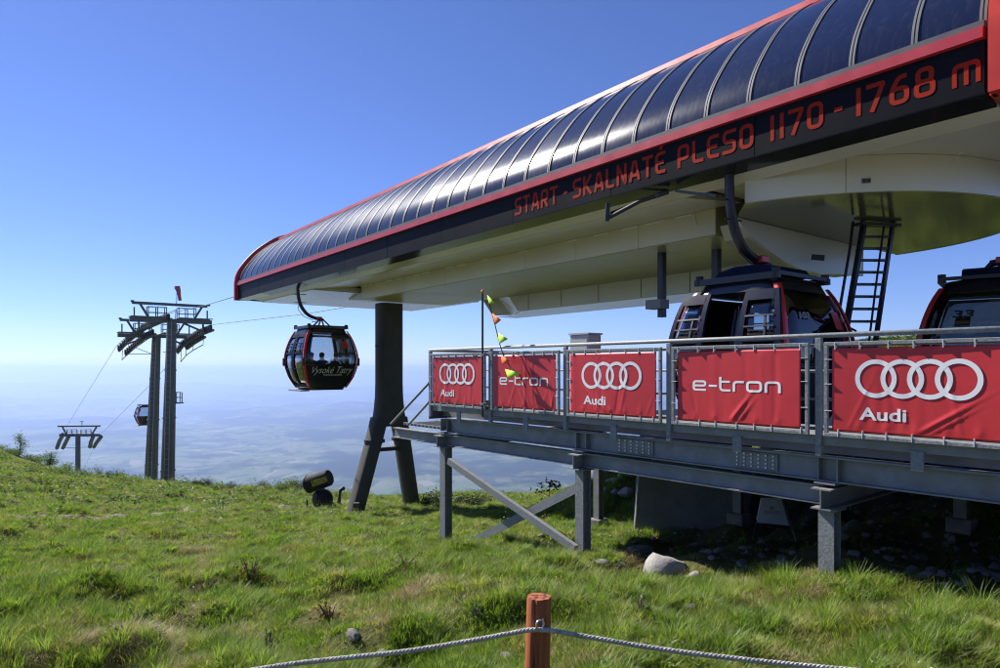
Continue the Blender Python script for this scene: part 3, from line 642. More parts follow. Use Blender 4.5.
def gondola(name, label, group, openings=False, number=None, script=False, detail=True, rail_lamps=False):
    g = thing(name, (0, 0, 0), label, 'gondola', group)
    loft(MB(), [cabring(0), cabring(.04), shrink(cabring(.06), .97, .06 * GH)]).build('floor_pan', M['gblack'], g, True, autosm=True)
    MB().box((0, -.86, -.01), (1.2, .34, .05)).build('door_step', M['galv'], g)
    r1 = cabring(1.0)
    loft(MB(), [shrink(cabring(.93), .99, .93 * GH), r1, shrink(r1, .92, GH + .05), shrink(r1, .60, GH + .10)]).build('roof', M['gblack'], g, True, autosm=True)
    for face in ('x+', 'x-'):
        lp = patch(MB(), face, -.88, .88, .05, .415, 0, .04).build('lower_panel', M['gblack'], g, True, autosm=True)
        patch(MB(), face, -.88, .88, .42, .925, -.008, .012).build('end_window', M['glasswin'] if openings else (M['glassg'] if number else M['glass']), g, True)
        patch(MB(), face, -.90, .90, .405, .43, .01, .04).build('window_bar', M['gblack'], g, True)
    for sx in (-1, 1):
        for sy in (-1, 1):
            pts = []; 
            for j in range(17):
                t = .03 + .94 * j / 16; k = _ks(t); pts.append(Vector((sx * GX * k * .945, sy * GY * k * .945, t * GH)))
            mb = MB()
            vs = []; 
            for p in pts:
                for (ox, oy) in ((.036, -.05), (.034, .01), (.01, .034), (-.05, .036), (-.02, -.02)): vs.append(p + Vector((sx * ox, sy * oy, 0)))
            fs = [(i*5+k, i*5+(k+1) % 5, (i+1)*5+(k+1) % 5, (i+1)*5+k) for i in range(16) for k in range(5)] + [(0, 1, 2, 3, 4), tuple(80 + k for k in range(5))]
            mb.add(vs, fs).build('corner_pillar', M['gred'], g, True, autosm=True)
            bp = cabp('x+', 0, .5); k = _ks(.46)
            MB().box((sx * (GX * k * .945 + .03), sy * (GY * k * .945 + .03), .46 * GH), (.07, .07, .30)).build('corner_bumper', M['rubber'], g, bevel=.02)
            MB().path([(sx * GX * .64, sy * GY * .66, GH + .02), (sx * GX * .64, sy * GY * .66, GH + .17)], .062, 12).build('roof_roller', M['rubber'], g)
    for face, op in (('y-', openings), ('y+', False)):
        for s0, s1, sg in (((-.66, -.01, -1), (.01, .66, 1)) if op else ((-.86, -.01, -1), (.01, .86, 1))):
            off, dx = (.10, sg * .30) if op else (.0, 0)
            fr = MB(); wd = .09
            patch(fr, face, s0, s0 + wd, .05, .93, off, .05, 2, 12, dx); patch(fr, face, s1 - wd, s1, .05, .93, off, .05, 2, 12, dx)
            for ta, tb in ((.05, .10), (.585, .615), (.86, .93)): patch(fr, face, s0 + wd, s1 - wd, ta, tb, off, .05, 4, 2, dx)
            d = fr.build('door' if face == 'y-' else 'side_panel', M['navy'], g, True, autosm=True)
            patch(MB(), face, s0 + wd, s1 - wd, .10, .585, off - .015, .012, 4, 6, dx).build('lower_pane', M['glassd'] if openings else (M['glassr'] if face == 'y-' else M['glassin']), d, True)
            patch(MB(), face, s0 + wd, s1 - wd, .615, .86, off - .015, .012, 4, 4, dx).build('upper_pane', M['glass'] if openings else (M['glassr'] if face == 'y-' else M['glassin']), d, True)
            if detail:
                for tt in (.66, .71, .76) if not op else (.68, .75): patch(MB(), face, s0 + wd, s1 - wd, tt, tt + .010, off + .012, .02, 3, 1, dx).build('window_bar', M['black'], d)
                sm = (s0 + s1) / 2; patch(MB(), face, sm + .08, sm + .11, .615, .76, off + .006, .02, 1, 3, dx).build('window_bar', M['black'], d)
                if not op: patch(MB(), face, s0 + wd, s1 - wd, .34, .352, off + .012, .02, 3, 1, dx).build('window_bar', M['black'], d)
    for sg in (-1, 1):
        MB().box((sg * .52, 0, .44), (.42, 1.5, .07)).build('bench', M['seat'], g, bevel=.02)
        MB().box((sg * .76, 0, .68), (.06, 1.5, .42)).build('bench_back', M['seat'], g, bevel=.02)
    # roof gear: rails along the door sides, tinted hatch, hanger
    for sy in (-1, 1): MB().bar((-.74, sy * .74, GH + .06), (.74, sy * .74, GH + .06), .07, .10).build('roof_rail', M['black'], g)
    for sx in (-1, 1): MB().bar((sx * .70, -.74, GH + .09), (sx * .70, .74, GH + .09), .06, .06).build('roof_rail', M['black'], g)
    if openings or number: MB().sweep([(-.62, 0), (-.5, .14), (-.2, .2), (.2, .2), (.5, .14), (.62, 0)], lambda t, p: Vector((p[0], t, GH + .1 + p[1])), [-.45, .45]).build('roof_fairing', M['navy'], g, True, autosm=True)
    cp = smooth_prof([(-.90, 4.10), (-.90, 3.75), (-.86, 3.40), (-.74, 3.08), (-.50, 2.82), (-.18, 2.70), (.08, 2.66)], 4)
    hg = MB().path([Vector((0, p.x, p.y)) for p in cp], [.088 - .02 * abs(i / len(cp) - .5) for i in range(len(cp))], 8, flat=.75).build('hanger_arm', M['black'], g, True)
    MB().box((0, -.90, 4.16), (.50, .18, .22)).build('grip', M['black'], hg, bevel=.02)
    for tz in (3.55, 3.25): MB().path([(0, -1.02, tz), (0, -.58, tz + .02)], .014, 6).build('arm_pin', M['black'], hg)
    MB().box((.02, -.10, 2.70), (.24, .20, .12)).build('damper', M['gred'], hg, bevel=.02)
    for sx in (-1, 1):
        MB().bar((sx * .05, -.02, 2.68), (sx * .30, -.22, GH + .1), .045, .045).build('hanger_strut', M['black'], hg)
        MB().bar((sx * .05, .05, 2.68), (sx * .30, .26, GH + .1), .045, .045).build('hanger_strut', M['black'], hg)
    MB().bar((-.30, -.22, GH + .3), (.30, -.22, GH + .3), .03, .03).build('hanger_strut', M['black'], hg)
    MB().path([(.05, -.86, 3.3), (.08, -.92, 3.0), (.05, -.70, 2.75), (0, -.3, 2.62)], .012, 6).build('hanger_cable', M['black'], hg)
    if script:
        for face in ('x+', 'x-'):
            v, f, wd = flat_text('Vysoké Tatry', .36, .5, 1.56, -.003); on_face(v, f, face, wd, .06, .275).build('lettering', M['cream_text'], g)
            v, f, wd = flat_text('MOUNTAIN RESORTS', .09, 0, .7); on_face(v, f, face, wd, .06, .235).build('lettering', M['cream_text'], g)
            pts = [Vector(q) for q in ((-.25, 0), (-.12, .08), (-.04, .18), (.02, .12), (.1, .24), (.17, .12), (.22, .14), (.34, 0))]
            v, f = ribbon(pts, .028); on_face([(q.x, q.y, 0) for q in v], f, face, 0, 0, .425, off=.03).build('lettering', M['cream_text'], g)
    if number:
        for face in ('x+', 'x-'):
            v, f, wd = flat_text(number,   .13 if openings else .17, .1, .27 if openings else .30, .006); on_face(v, f, face, wd, -.42 if openings else -.4, .74).build('lettering', M['galv'] if openings else M['black'], g)
    for face in ('x+', 'x-'):
        q = [cabp(face, s, t, .012) for s, t in ((.42, .68), (.66, .68), (.66, .80), (.42, .80))]
        MB().prism(q, (.004 if face == 'x+' else -.004, 0, 0)).build('sticker', M['gred'], g)
    return g
GZ = -.82
g1 = gondola('gondola', 'black and red gondola hanging at the open end of the station with riders inside', 'lift gondolas', False, None, True)
g1.location = S(24.3, 10.0, GZ); g1.rotation_euler.z = S_ROT
g2 = gondola('gondola', 'dark gondola with both doors slid open beside the ladder', 'lift gondolas', True, '103')
g2.location = S(6.05, 10.0, GZ - .13); g2.rotation_euler.z = S_ROT
g3 = gondola('gondola', 'gondola numbered 33 cut by the edge of the photo', 'lift gondolas', False, '33')
g3.location = Vector((8.62, 11.6, GZ - .02)); g3.rotation_euler.z = R(51.5)
q3 = thing('gondola', (0, 0, 0), 'tiny distant gondola half hidden behind the tall lift tower', 'gondola', 'lift gondolas')
bpy.data.objects.remove(q3)
g4 = gondola('gondola', 'tiny distant gondola half hidden behind the tall lift tower', 'lift gondolas', False, None, False, False)
g4.location = P(146, 425, 78); g4.rotation_euler.z = S_ROT
for ch in list(g4.children):
    if ch.name.startswith('hanger_arm'):
        for c in list(ch.children): bpy.data.objects.remove(c)
        bpy.data.objects.remove(ch)
rp = P(146, 390.0, 78) - g4.location; rl = Matrix.Rotation(-S_ROT, 3, 'Z') @ rp
MB().path([(0, 0, GH), (0, -.2, GH + .5), Vector((rl.x, rl.y, rl.z)) * .8 + Vector((0, 0, .3)), rl], .09, 6).build('hanger_arm', M['black'], g4)

# riders: one continuous seated body each
def rider(loc, rz, label, lean):
    vs = [(0, 0, .56), (0, .02 * lean, .80), (0, .03 * lean, 1.0), (0, .03 * lean, 1.10), (.015, .03 * lean, 1.22), (.02, .03 * lean, 1.30)]
    ed = [(0, 1), (1, 2), (2, 3), (3, 4), (4, 5)]; rad = [.16, .14, .15, .062, .095, .08]
    def add(p, pr, r): vs.append(p); ed.append((pr, len(vs)-1)); rad.append(r); return len(vs)-1
    for s in (-1, 1):
        hp = add((.06, s * .10, .54), 0, .10); kn = add((.46, s * .12, .54), hp, .075); an = add((.50, s * .12, .14), kn, .045); add((.62, s * .12, .10), an, .04)
        sh = add((0, s * .18, 1.0), 2, .075); el = add((.06, s * .25, .76), sh, .05); wr = add((.27, s * .12, .66), el, .036); add((.36, s * .08, .64), wr, .042)
    me = bpy.data.meshes.new('person'); me.from_pydata(vs, ed, []); o = bpy.data.objects.new('person', me); COL.objects.link(o)
    sk = o.modifiers.new('skin', 'SKIN'); sk.use_smooth_shade = True
    for i, v in enumerate(me.skin_vertices[0].data): v.radius = (rad[i], rad[i]); v.use_root = (i == 0)
    o.modifiers.new('sub', 'SUBSURF').levels = 2
    dg = bpy.context.evaluated_depsgraph_get(); nm = bpy.data.meshes.new_from_object(o.evaluated_get(dg)); bpy.data.objects.remove(o)
    for k in ('skin', 'shirt', 'trousers'): nm.materials.append(M[k])
    for p in nm.polygons: z = p.center.z; p.material_index = 0 if z > 1.1 else (2 if (z < .62 and p.center.x > -.12) else 1)
    o = bpy.data.objects.new('person', nm); COL.objects.link(o); o.location = loc; o.rotation_euler.z = rz
    tag(o, label, 'person', 'riders in the hanging gondola')
    hm_ = MB().ball((0, .03 * lean, 1.285), .108, 10, 7, (.95, .92, .9)); hm_.build('hair', M['hair'], None).parent = o
    return o
def inside(g, x, y): 
    q = Matrix.Rotation(g.rotation_euler.z, 3, 'Z') @ Vector((x, y, .03)); return g.location + q
rider(inside(g1, .42, -.12), S_ROT + math.pi, 'dark-dressed rider in the middle of the three in the gondola', .4)
rider(inside(g1, .42, -.56), S_ROT + math.pi, 'rider sitting nearest the gondola door pillar, in dark clothes', -.4)
rider(inside(g1, .42, .44), S_ROT + math.pi, 'rider sitting alone under the red sticker of the gondola window', .2)

# ================================================================== PLATFORM
FB = 6.40
def a_p(x, b=FB):
    u = (x - 500) / F; return (b * PN.x - b * PN.y * u) / (-PD.x + PD.y * u)
plat = thing('boarding_platform', Q(6, 8.5, h(*Q(6, 8.5, 0)[:2])), 'grey steel boarding platform on posts along the station side', 'platform')
PAE = 9.665
posts_a = [a_p(446, 6.55), a_p(583, 6.55), a_p(829.5, 6.55), -.35]
MB().box(Q((PAE - 3) / 2, 7.80, -.80), (PAE + 3, 2.26, .08), (PD, PN, UP)).build('deck', M['beam'], plat)
MB().box(Q(3.1, 11.5, -1.02), (12.6, 5.1, .12), (PD, PN, UP)).build('shade_deck', M['beam'], plat)  # lower deck added out of view to keep the ground below in shade
MB().ibeam(Q(PAE - .38, 6.58, -.975), Q(-3, 6.58, -.975), .24, .16).build('upper_beam', M['beam'], plat)
MB().ibeam(Q(11.1, 6.56, -1.225), Q(2.98, 6.56, -1.225), .185, .13).build('lower_beam', M['beam'], plat)
MB().ibeam(Q(PAE - .1, 10.3, -1.0), Q(-3, 10.3, -1.0), .22, .14).build('rear_beam', M['beam'], plat)
for i, a in enumerate(posts_a):
    MB().ibeam(Q(a, 6.36, -1.245), Q(a, 10.55, -1.245), .20, .19).build('cross_beam', M['beam'], plat)
    if i < 3: MB().box(Q(a, 6.56, -1.105), (.20, .24, .016), (PD, PN, UP)).build('bearing_plate', M['beam'], plat)
    for db in (-.09, .09): MB().box(Q(a + db, 6.58, -.975), (.014, .15, .21), (PD, PN, UP)).build('web_stiffener', M['beam'], plat)
    for b, bot in ((6.55, None), (10.4, None)):
        p = Q(a, b, 0); zb = h(p.x, p.y) - .3
        if i == 3 and b < 7: pass
        po_ = MB().ibeam(Q(a, b, -1.36), Q(a, b, zb), .15, .15, up=PN).build('support_post', M['galv'] if b < 7 else M['beam'], plat)
        MB().box(Q(a, b, -1.352), (.22, .22, .016), (PD, PN, UP)).build('cap_plate', M['galv'], po_)
        if b > 7:
            zf = h(p.x, p.y); MB().box(Q(a, b, zf + .04), (.30, .30, .2), (PD, PN, UP)).build('footing', M['dstone'], po_, bevel=.02)
    # gallows gusset
b1 = Q(9.12, 6.50, 0); b2 = Q(6.12, 6.50, 0)
za, zb_ = h(b1.x, b1.y), h(b2.x, b2.y)
MB().bar(P(449, 461, 11.05), P(576, 549, 8.83), .10, .07, PN).build('cross_brace', M['galv'], plat)
MB().bar(P(458, 549, 11.0), P(579, 487, 8.95), .12, .014, PN).build('cross_brace', M['galv'], plat)
for x0, x1 in ((614, 650), (731, 775)):
    aL, aR = a_p(x0, 6.5), a_p(x1, 6.5); c = (aL + aR) / 2
    sp = MB().box(Q(c, 6.571 - .008, -.975), (aL - aR, .014, .17), (PD, PN, UP)).build('splice_plate', M['beam'], plat)
    for i in range(6):
        if i == 3 and x0 > 700: pass
        for j in range(4):
            aa = aL - (aL - aR) * (.09 + .82 * i / 5); MB().path([Q(aa, 6.556, -.975 - .062 + .041 * j), Q(aa, 6.543, -.975 - .062 + .041 * j)], .011, 6).build('bolt', M['zinc'], sp)
# railing
rail_a = [PAE, 8.0, 6.38, 4.70, 2.98, 1.30, -.37, -2.0]
for a in rail_a:
    MB().box(Q(a, FB + .012, -.275), (.06, .045, 1.13), (PD, PN, UP)).build('railing_post', M['galv'], plat, bevel=.006)
MB().path([Q(PAE + .03, FB + .012, .31), Q(-2.1, FB + .012, .31)], .024, 10).build('handrail', M['galv'], plat, True)
for z_, tk in ((.215, .016), (-.03, .014), (-.30, .014), (-.585, .016)):
    MB().path([Q(PAE, FB + .06, z_), Q(-2.1, FB + .06, z_)], tk, 8).build('guard_rail', M['galv'], plat, True)
MB().bar(Q(PAE + .02, FB + .05, -.69), Q(-2.5, FB + .05, -.69), .05, .085).build('toe_channel', M['beam'], plat)
for i in range(len(rail_a) - 1):
    c = (rail_a[i] + rail_a[i+1]) / 2; MB().box(Q(c, FB + .012, -.80), (.10, .02, .17), (PD, PN, UP)).build('rail_bracket', M['galv'], plat)
# end railing of the platform
for b in (7.4, 8.4): MB().box(Q(PAE, b, -.25), (.05, .05, 1.1), (PD, PN, UP)).build('railing_post', M['galv'], plat)
MB().path([Q(PAE, FB, .30), Q(PAE, 8.5, .30)], .024, 10).build('handrail', M['galv'], plat, True)
MB().box(Q(PAE + .02, 7.45, -.74), (.03, 2.1, .28), (PD, PN, UP)).build('edge_plate', M['dkbeam'], plat)
# grating and struts beyond the left end
gr_ = MB()
for k in range(12): 
    t = k / 11; gr_.bar(Q(11.05 - 1.4 * t, 6.72, -1.07), Q(11.05 - 1.4 * t, 7.5, -1.07), .02, .03)
gr_.bar(Q(11.1, 6.76, -1.07), Q(9.6, 6.76, -1.07), .03, .05); gr_.bar(Q(11.1, 7.5, -1.07), Q(9.6, 7.5, -1.07), .03, .05)
gr_.build('grating', M['galv'], plat)
MB().path([P(391, 424, 12.5), P(429, 383, 11.55)], .022, 8).build('stay_rod', M['galv'], plat)
MB().path([P(410, 423, 12.6), P(429, 402, 11.9)], .022, 8).build('stay_rod', M['galv'], plat)

# banners with their frames
def bdisp(u, v, seed, W):
    r = random.Random(seed); d = 0
    for _ in range(7):
        x0 = r.uniform(-W/2, W/2); sl_ = r.uniform(-.5, .5); wd = r.uniform(.012, .035); am = r.uniform(-.005, .007); v0 = r.uniform(-.4, .1)
        q = u - x0 - sl_ * (v + .4); d += .7 * am * math.exp(-(q / wd) ** 2) * (1 / (1 + math.exp((v - v0) * 14)))
    for _ in range(4):
        x0 = r.uniform(-W/2, W/2); wd = r.uniform(.02, .05); d += r.uniform(-.003, .004) * math.exp(-((u - x0) / wd) ** 2)
    xr = W * r.uniform(-.42, .36); q = (u - xr) - r.choice([-1.3, -.7, .8, 1.1, 1.5]) * (v + .42)
    d += .010 * math.exp(-(q / .025) ** 2) * math.exp(-((v + .25) / .16) ** 2) + .007 * math.exp(-((q - .09) / .02) ** 2) * math.exp(-((v + .28) / .12) ** 2)
    for k in range(7):                                     # tension points at the ties along the lower edge
        xx = -W/2 + W * k / 6; d += .006 * math.exp(-((u - xx) / .03) ** 2) * math.exp(-((v + .38) / .09) ** 2)
    edge = min(1, (W/2 - abs(u)) / .05, (.375 - abs(v)) / .05); return d * max(0, edge) + .012 * math.sin(u * 2.1 + seed)
def banner(ac, W, kind, seed, label):
    g = thing('banner', Q(ac, FB - .035, -.20), label, 'banner', 'red sponsor banners on the platform railing', P_ROT)
    g0 = Vector((0, 0, 0)); keep = g.location.copy(); g.location = (0, 0, 0); g.rotation_euler.z = 0
    fw, fh = W / 2 + .055, .425
    fr = MB()
    for s in (-1, 1):
        fr.box((0, 0, s * fh), (2 * fw + .034, .034, .034)); fr.box((s * fw, 0, 0), (.034, .032, 2 * fh - .034))
    fr.build('banner_frame', M['galv'], g, bevel=.004)
    nx, nz = 90, 46; f = lambda u, v: Vector((u, -.006 - bdisp(u, v, seed, W), v)); hv = .385
    vs = [f(-W/2 + W * i / nx, -hv + 2 * hv * j / nz) for j in range(nz+1) for i in range(nx+1)]; n = nx + 1
    sh = MB().add(vs, [(j*n+i, j*n+i+1, (j+1)*n+i+1, (j+1)*n+i) for j in range(nz) for i in range(nx)]).build('banner_sheet', M['banner'], g, True)
    sd = sh.modifiers.new('thickness', 'SOLIDIFY'); sd.thickness = .002; sd.offset = 1
    def put(V, Fc, nm, cx, v0):
        V2, F2 = cut_grid(V, Fc, .02); MB().add([f(cx + p[0], v0 + p[1]) - Vector((0, .0035 + p[2], 0)) for p in V2], F2).build(nm, M['bwhite'], sh, True)
    if kind == 'rings':
        V = []; Fc = []; rd = .172; sp = .212
        for q in range(4):
            c = (q - 1.5) * sp; k = len(V); N_ = 56
            for r_ in (rd, rd - .040): V += [(c + r_ * math.cos(6.28318*i/N_), r_ * math.sin(6.28318*i/N_), q * .0006) for i in range(N_)]
            Fc += [(k+i, k+(i+1) % N_, k+N_+(i+1) % N_, k+N_+i) for i in range(N_)]
        put(V, Fc, 'ring_emblem', 0, .105)
        v, fc, wd = flat_text('Audi', .155, 0, .385, .0035); put(v, fc, 'lettering', -.455, -.265)
    else:
        v, fc, wd = strokes(['we', 'w-', 'wt', 'wr', 'wo', 'wn'], .20, .18); s = 1.03 / wd
        for va, vb, fa, fb_ in strokes.groups: put([(p[0] * s, p[1] * .115, p[2] * .5) for p in v[va:vb]], [tuple(k - va for k in q) for q in fc[fa:fb_]], 'letter', -.515, -.05)
    # white ties round the frame
    def tie(x_, z_, vert):
        sz = (.006, .040, .066) if vert else (.066, .040, .006)
        MB().box((x_, -.001, z_), sz).build('cable_tie', M['tie'], g)
    for k in range(7):
        x_ = -W/2 + .03 + (W - .06) * k / 6 + rng.uniform(-.02, .02); tie(x_, fh - .022, True); tie(x_ + rng.uniform(-.03, .03), -fh + .022, True)
    for z_ in (-.2, .05, .28): tie(-fw + .022, z_, False); tie(fw - .022, z_ + .02, False)
    g.location = keep; g.rotation_euler.z = P_ROT
    return g
BN = [('rings', 'red four-ring banner nearest the open end of the platform railing', 11), ('word', 'red banner with one wide white word behind the pennant string', 22),
      ('rings', 'red four-ring banner below the grey cabinet, between two worded banners', 33), ('word', 'red banner with one wide white word below the open gondola doors', 44), ('rings', 'large red four-ring banner below the ladder, cut by the edge of the photo', 55)]
for i, (k, lb, sd_) in enumerate(BN):
    a0, a1 = rail_a[i], rail_a[i+1]; banner((a0 + a1) / 2, (a0 - a1) - .29, k, sd_, lb)

# cabinet behind the railing, flag pole with pennants
cab = thing('electrical_cabinet', Q(8.45, 9.0, -.78), 'pale grey cabinet standing behind the railing under the station', 'cabinet', None, P_ROT)
keep = cab.location.copy(); cab.location = (0, 0, 0); cab.rotation_euler.z = 0
MB().box((0, 0, .70), (.46, .34, 1.36)).build('cabinet_body', M['cabinet'], cab, bevel=.01); MB().box((0, 0, 1.40), (.50, .38, .03)).build('cabinet_lid', M['cabinet'], cab)
MB().box((0, -.175, .7), (.40, .012, 1.2)).build('cabinet_door', M['cabinet'], cab)
cab.location = keep; cab.rotation_euler.z = P_ROT
pole_b = Q(8.06, FB - .10, -.75); pt_ = P(487, 293, pole_b.y)
pole = thing('flag_pole', pole_b, 'slim dark pole strapped to the railing holding a pennant string', 'pole')
MB().path([pole_b, Vector((pole_b.x, pole_b.y, pt_.z))], .016, 8).build('pole_shaft', M['black'], pole); MB().ball(Vector((pole_b.x, pole_b.y, pt_.z + .02)), .028).build('pole_cap', M['orange'], pole)
for z_ in (.2, -.55): MB().box(Vector((pole_b.x, pole_b.y, z_)) + PN * .05, (.07, .14, .03), (PD, PN, UP)).build('pole_clamp', M['galv'], pole)
fs_ = thing('pennant_string', Vector((pole_b.x, pole_b.y, pt_.z)), 'string of lime and orange pennants hanging from the dark pole', 'pennant string')
def PQ(x, y, b):                                                        # pixel to a point in the vertical plane b of the platform
    a = a_p(x, b); return P(x, y, (PD * a + PN * b).y)
sp_ = [PQ(487.5, 296, 6.28), PQ(491, 310, 6.28), PQ(495, 325, 6.27), PQ(500, 345, 6.25), PQ(504, 357, 6.24), PQ(511, 368, 6.23), PQ(520, 375, 6.24), PQ(526, 388, 6.28)]
MB().path(sp_, .008, 6).build('cord', M['black'], fs_)
for (x_, y_), (dx_, dy_), (ex_, ey_), mt in (((487, 295), (2, 9), (8, 8), 'lime'), ((492, 313), (3, 12), (9, 7), 'orange'), ((498, 333), (1, 11), (10, 6), 'lime'), ((501, 355), (1, 10), (9, 6), 'orange'), ((505, 369), (3, 10), (16, 4), 'lime')):
    a, b, c = PQ(x_, y_, 6.25), PQ(x_ + dx_, y_ + dy_, 6.24), PQ(x_ + ex_, y_ + ey_, 6.20)
    mid = (a + b + c) / 3 + Vector((.01, -.03, 0))
    ob = MB().add([a, b, c, mid], [(0, 1, 3), (1, 2, 3), (2, 0, 3)]).build('pennant', M[mt], fs_, True); sd = ob.modifiers.new('thickness', 'SOLIDIFY'); sd.thickness = .003

# concrete base and notice board under the platform
cw = thing('concrete_abutment', P(684, 535, 14.0), 'dark grey concrete wall block standing under the platform', 'wall')
zb = -5.2
q0, q1, q2, q3_ = P(630, 470, 12.6), P(741, 470, 11.5), P(752, 470, 13.4), P(640, 470, 15.2)
wb = MB(); tops = [Vector((q.x, q.y, -1.42)) for q in (q0 + Vector((.22, 0, 0)), q1, q2, q3_)]; bots = [Vector((q.x, q.y, zb)) for q in (q0 - Vector((.12, 0, 0)), q1, q2, q3_)]
wb.add(tops + bots, [(0, 1, 2, 3), (4, 7, 6, 5), (0, 4, 5, 1), (1, 5, 6, 2), (2, 6, 7, 3), (3, 7, 4, 0)]).build('wall_block', M['concrete'], cw, bevel=.02)
MB().bar(tops[0] + Vector((0, 0, .03)), tops[1] + Vector((0, 0, .03)), .3, .06).build('wall_capping', M['concrete'], cw)
sg = thing('notice_board', P(775, 545, 10.2), 'white trapezoid notice board on black legs in the shade under the platform', 'sign')
Yn = 10.1; bq = [P(761.5, 498, Yn + .15), P(781.5, 498.5, Yn + .1), P(789, 525.5, Yn - .1), P(756.5, 522.5, Yn - .05)]
MB().prism(bq, (.0, .025, .0)).build('board', M['signw'], sg)
v, f, wd = flat_text('Vysoké Tatry', .09, .3, .26); o0 = P(763, 513.5, Yn - .035)
MB().add([o0 + Vector((p[0], -.006 - p[1] * .25, p[1])) for p in v], f).build('lettering', M['signt'], sg)
tr = [P(768, 508.5, Yn), P(770.5, 505, Yn), P(773, 508.5, Yn)]; MB().prism([p + Vector((0, -.05, 0)) for p in tr], (0, -.004, 0)).build('emblem', M['signt'], sg)
for p, q in ((P(757, 520, Yn), P(752, 548, Yn - .4)), (P(783, 498, Yn + .1), P(797, 542, Yn - .4)), (P(762, 498, Yn + .2), P(764, 542, Yn + .5))): MB().bar(p, q, .03, .03, PN).build('board_leg', M['black'], sg)
MB().bar(P(756, 524, Yn - .08), P(790, 527, Yn - .12), .03, .035).build('board_ledge', M['black'], sg)

# ================================================================== TOWERS, ROPE
def sheave_train(tw, pts, off, nm='sheave_beam'):
    bm_ = MB().path([Vector(p) + off for p in pts], .14, 6).build('sheave_beam', M['tower'], tw)
    L = [Vector(p) for p in pts]
    tot = sum((b - a).length for a, b in zip(L, L[1:])); nw = max(4, int(tot / .62)); 
    for k in range(nw):
        d = tot * (k + .5) / nw; 
        for a, b in zip(L, L[1:]):
            l = (b - a).length
            if d <= l: c = a.lerp(b, d / l); break
            d -= l
        MB().path([c + off * .5 - SN * .09 + UP * .24, c + off * .5 + SN * .09 + UP * .24], .31, 10).build('sheave_wheel', M['rubber'], bm_)
def ladder_on(tw, p0, p1, side, wd=.36, step=.4):
    lm = MB(); d = (p1 - p0); n = int(d.length / step)
    for s in (-1, 1): lm.bar(p0 + side * (s * wd / 2), p1 + side * (s * wd / 2), .05, .05)
    for k in range(n): q = p0.lerp(p1, (k + .5) / n); lm.bar(q - side * wd / 2, q + side * wd / 2, .03, .03)
    lm.build('tower_ladder', M['towerlt'], tw)
def cage(tw, c, w_, d_, ht):
    mb = MB()
    for i in (-1, 0, 1):
        for j in (-1, 1): p = c + SN * (i * w_ / 2) + SD * (j * d_ / 2); mb.bar(p, p + UP * ht, .07, .07)
    for z_ in (.5, 1.0):
        for j in (-1, 1): mb.bar(c + SN * (-w_/2) + SD * (j*d_/2) + UP * (ht * z_), c + SN * (w_/2) + SD * (j*d_/2) + UP * (ht * z_), .05, .05)
        for i in (-1, 1): mb.bar(c + SN * (i*w_/2) + SD * (-d_/2) + UP * (ht * z_), c + SN * (i*w_/2) + SD * (d_/2) + UP * (ht * z_), .05, .05)
    mb.build('work_cage', M['tower'], tw)
t2b = P(165.5, 500, 66); t1b = P(148.5, 500, 73)
tw = thing('lift_tower', Vector((t2b.x, t2b.y, h(t2b.x, t2b.y))), 'tall twin-column lift tower with arched sheave trains at the meadow edge', 'lift tower')
heads = []
for base, topx, topy, Y_ in ((t2b, 171.8, 322, 66.), (t1b, 156.5, 337, 72.5)):
    tp_ = P(topx, topy, Y_); b0 = Vector((base.x, base.y, -19)); k = (tp_.z - -13) / (tp_.z + 19)
    mid = tp_.lerp(b0, .55)
    co_ = MB().path([b0, mid, tp_], [.78, .62, .44], 20).build('tower_column', M['tower'], tw, True, autosm=True)
    for tt in (.2, .4, .62): q = tp_.lerp(b0, tt); MB().path([q, q - UP * .12], .44 + .36 * tt + .05, 16).build('column_flange', M['tower'], co_)
    ladder_on(tw, tp_ + Vector((.05, -.55, 0)), tp_.lerp(b0, .8) + Vector((.25, -.80, 0)), Vector((1, 0, 0)), .42, .5)
    heads.append(tp_)
h2, h1 = heads
for hd, dx in ((h2, .3), (h1, -.2)):
    hd = hd + UP * .1
    MB().bar(hd - SN * 3.7, hd + SN * 3.7, .5, .40).build('cross_arm', M['tower'], tw)
    MB().bar(hd - SN * 3.5 + UP * 1.62, hd + SN * 3.3 + UP * 1.62, .24, .26).build('gantry_beam', M['tower'], tw)
    for s in (-1, 1):
        MB().bar(hd + SN * (s * 2.0) + UP * .15, hd + SN * (s * 2.8) + UP * 1.55, .16, .2, SN).build('gantry_leg', M['tower'], tw)
        MB().box(hd + SN * (s * 3.45) + UP * 1.75, (.2, .25, .2)).build('gantry_cap', M['tower'], tw)
        cage(tw, hd + SN * (s * 1.35) + UP * .2, 1.6, .9, 1.1)
        MB().bar(hd + SN * (s * 1.1) - UP * .2, hd + SN * (s * 2.9) - UP * .95, .16, .18, SN).bar(hd + SN * (s * 2.9) - UP * .95, hd + SN * (s * 2.9), .16, .16, SN).bar(hd + SN * (s * 3.3), hd + SN * (s * 3.3) + UP * 1.2, .12, .12, SN).build('arm_truss', M['tower'], tw)
        for db in (-.55, .55): MB().bar(hd + SN * (s * .6) + SD * db + UP * .3, hd + SN * (s * 3.7) + SD * db + UP * .3, .08, .10).build('walkway_rail', M['tower'], tw)
near = [P(116, 351, 76), P(122, 345, 75), P(130, 338, 73), P(142, 329, 70.5), P(156, 323, 67.5), P(168, 319, 65)]
near2 = [P(123, 355, 76), P(133, 346, 74), P(141, 339, 72), P(152, 334, 69)]
far_ = [P(175, 353, 75.5), P(180, 346.5, 74), P(187, 341, 72), P(197, 335, 69.5), P(210, 330, 66)]
far2 = [P(184, 349, 74), P(192, 343, 71.5), P(202, 337, 69)]
for pts in (near, far_): sheave_train(tw, pts, SN * .3)
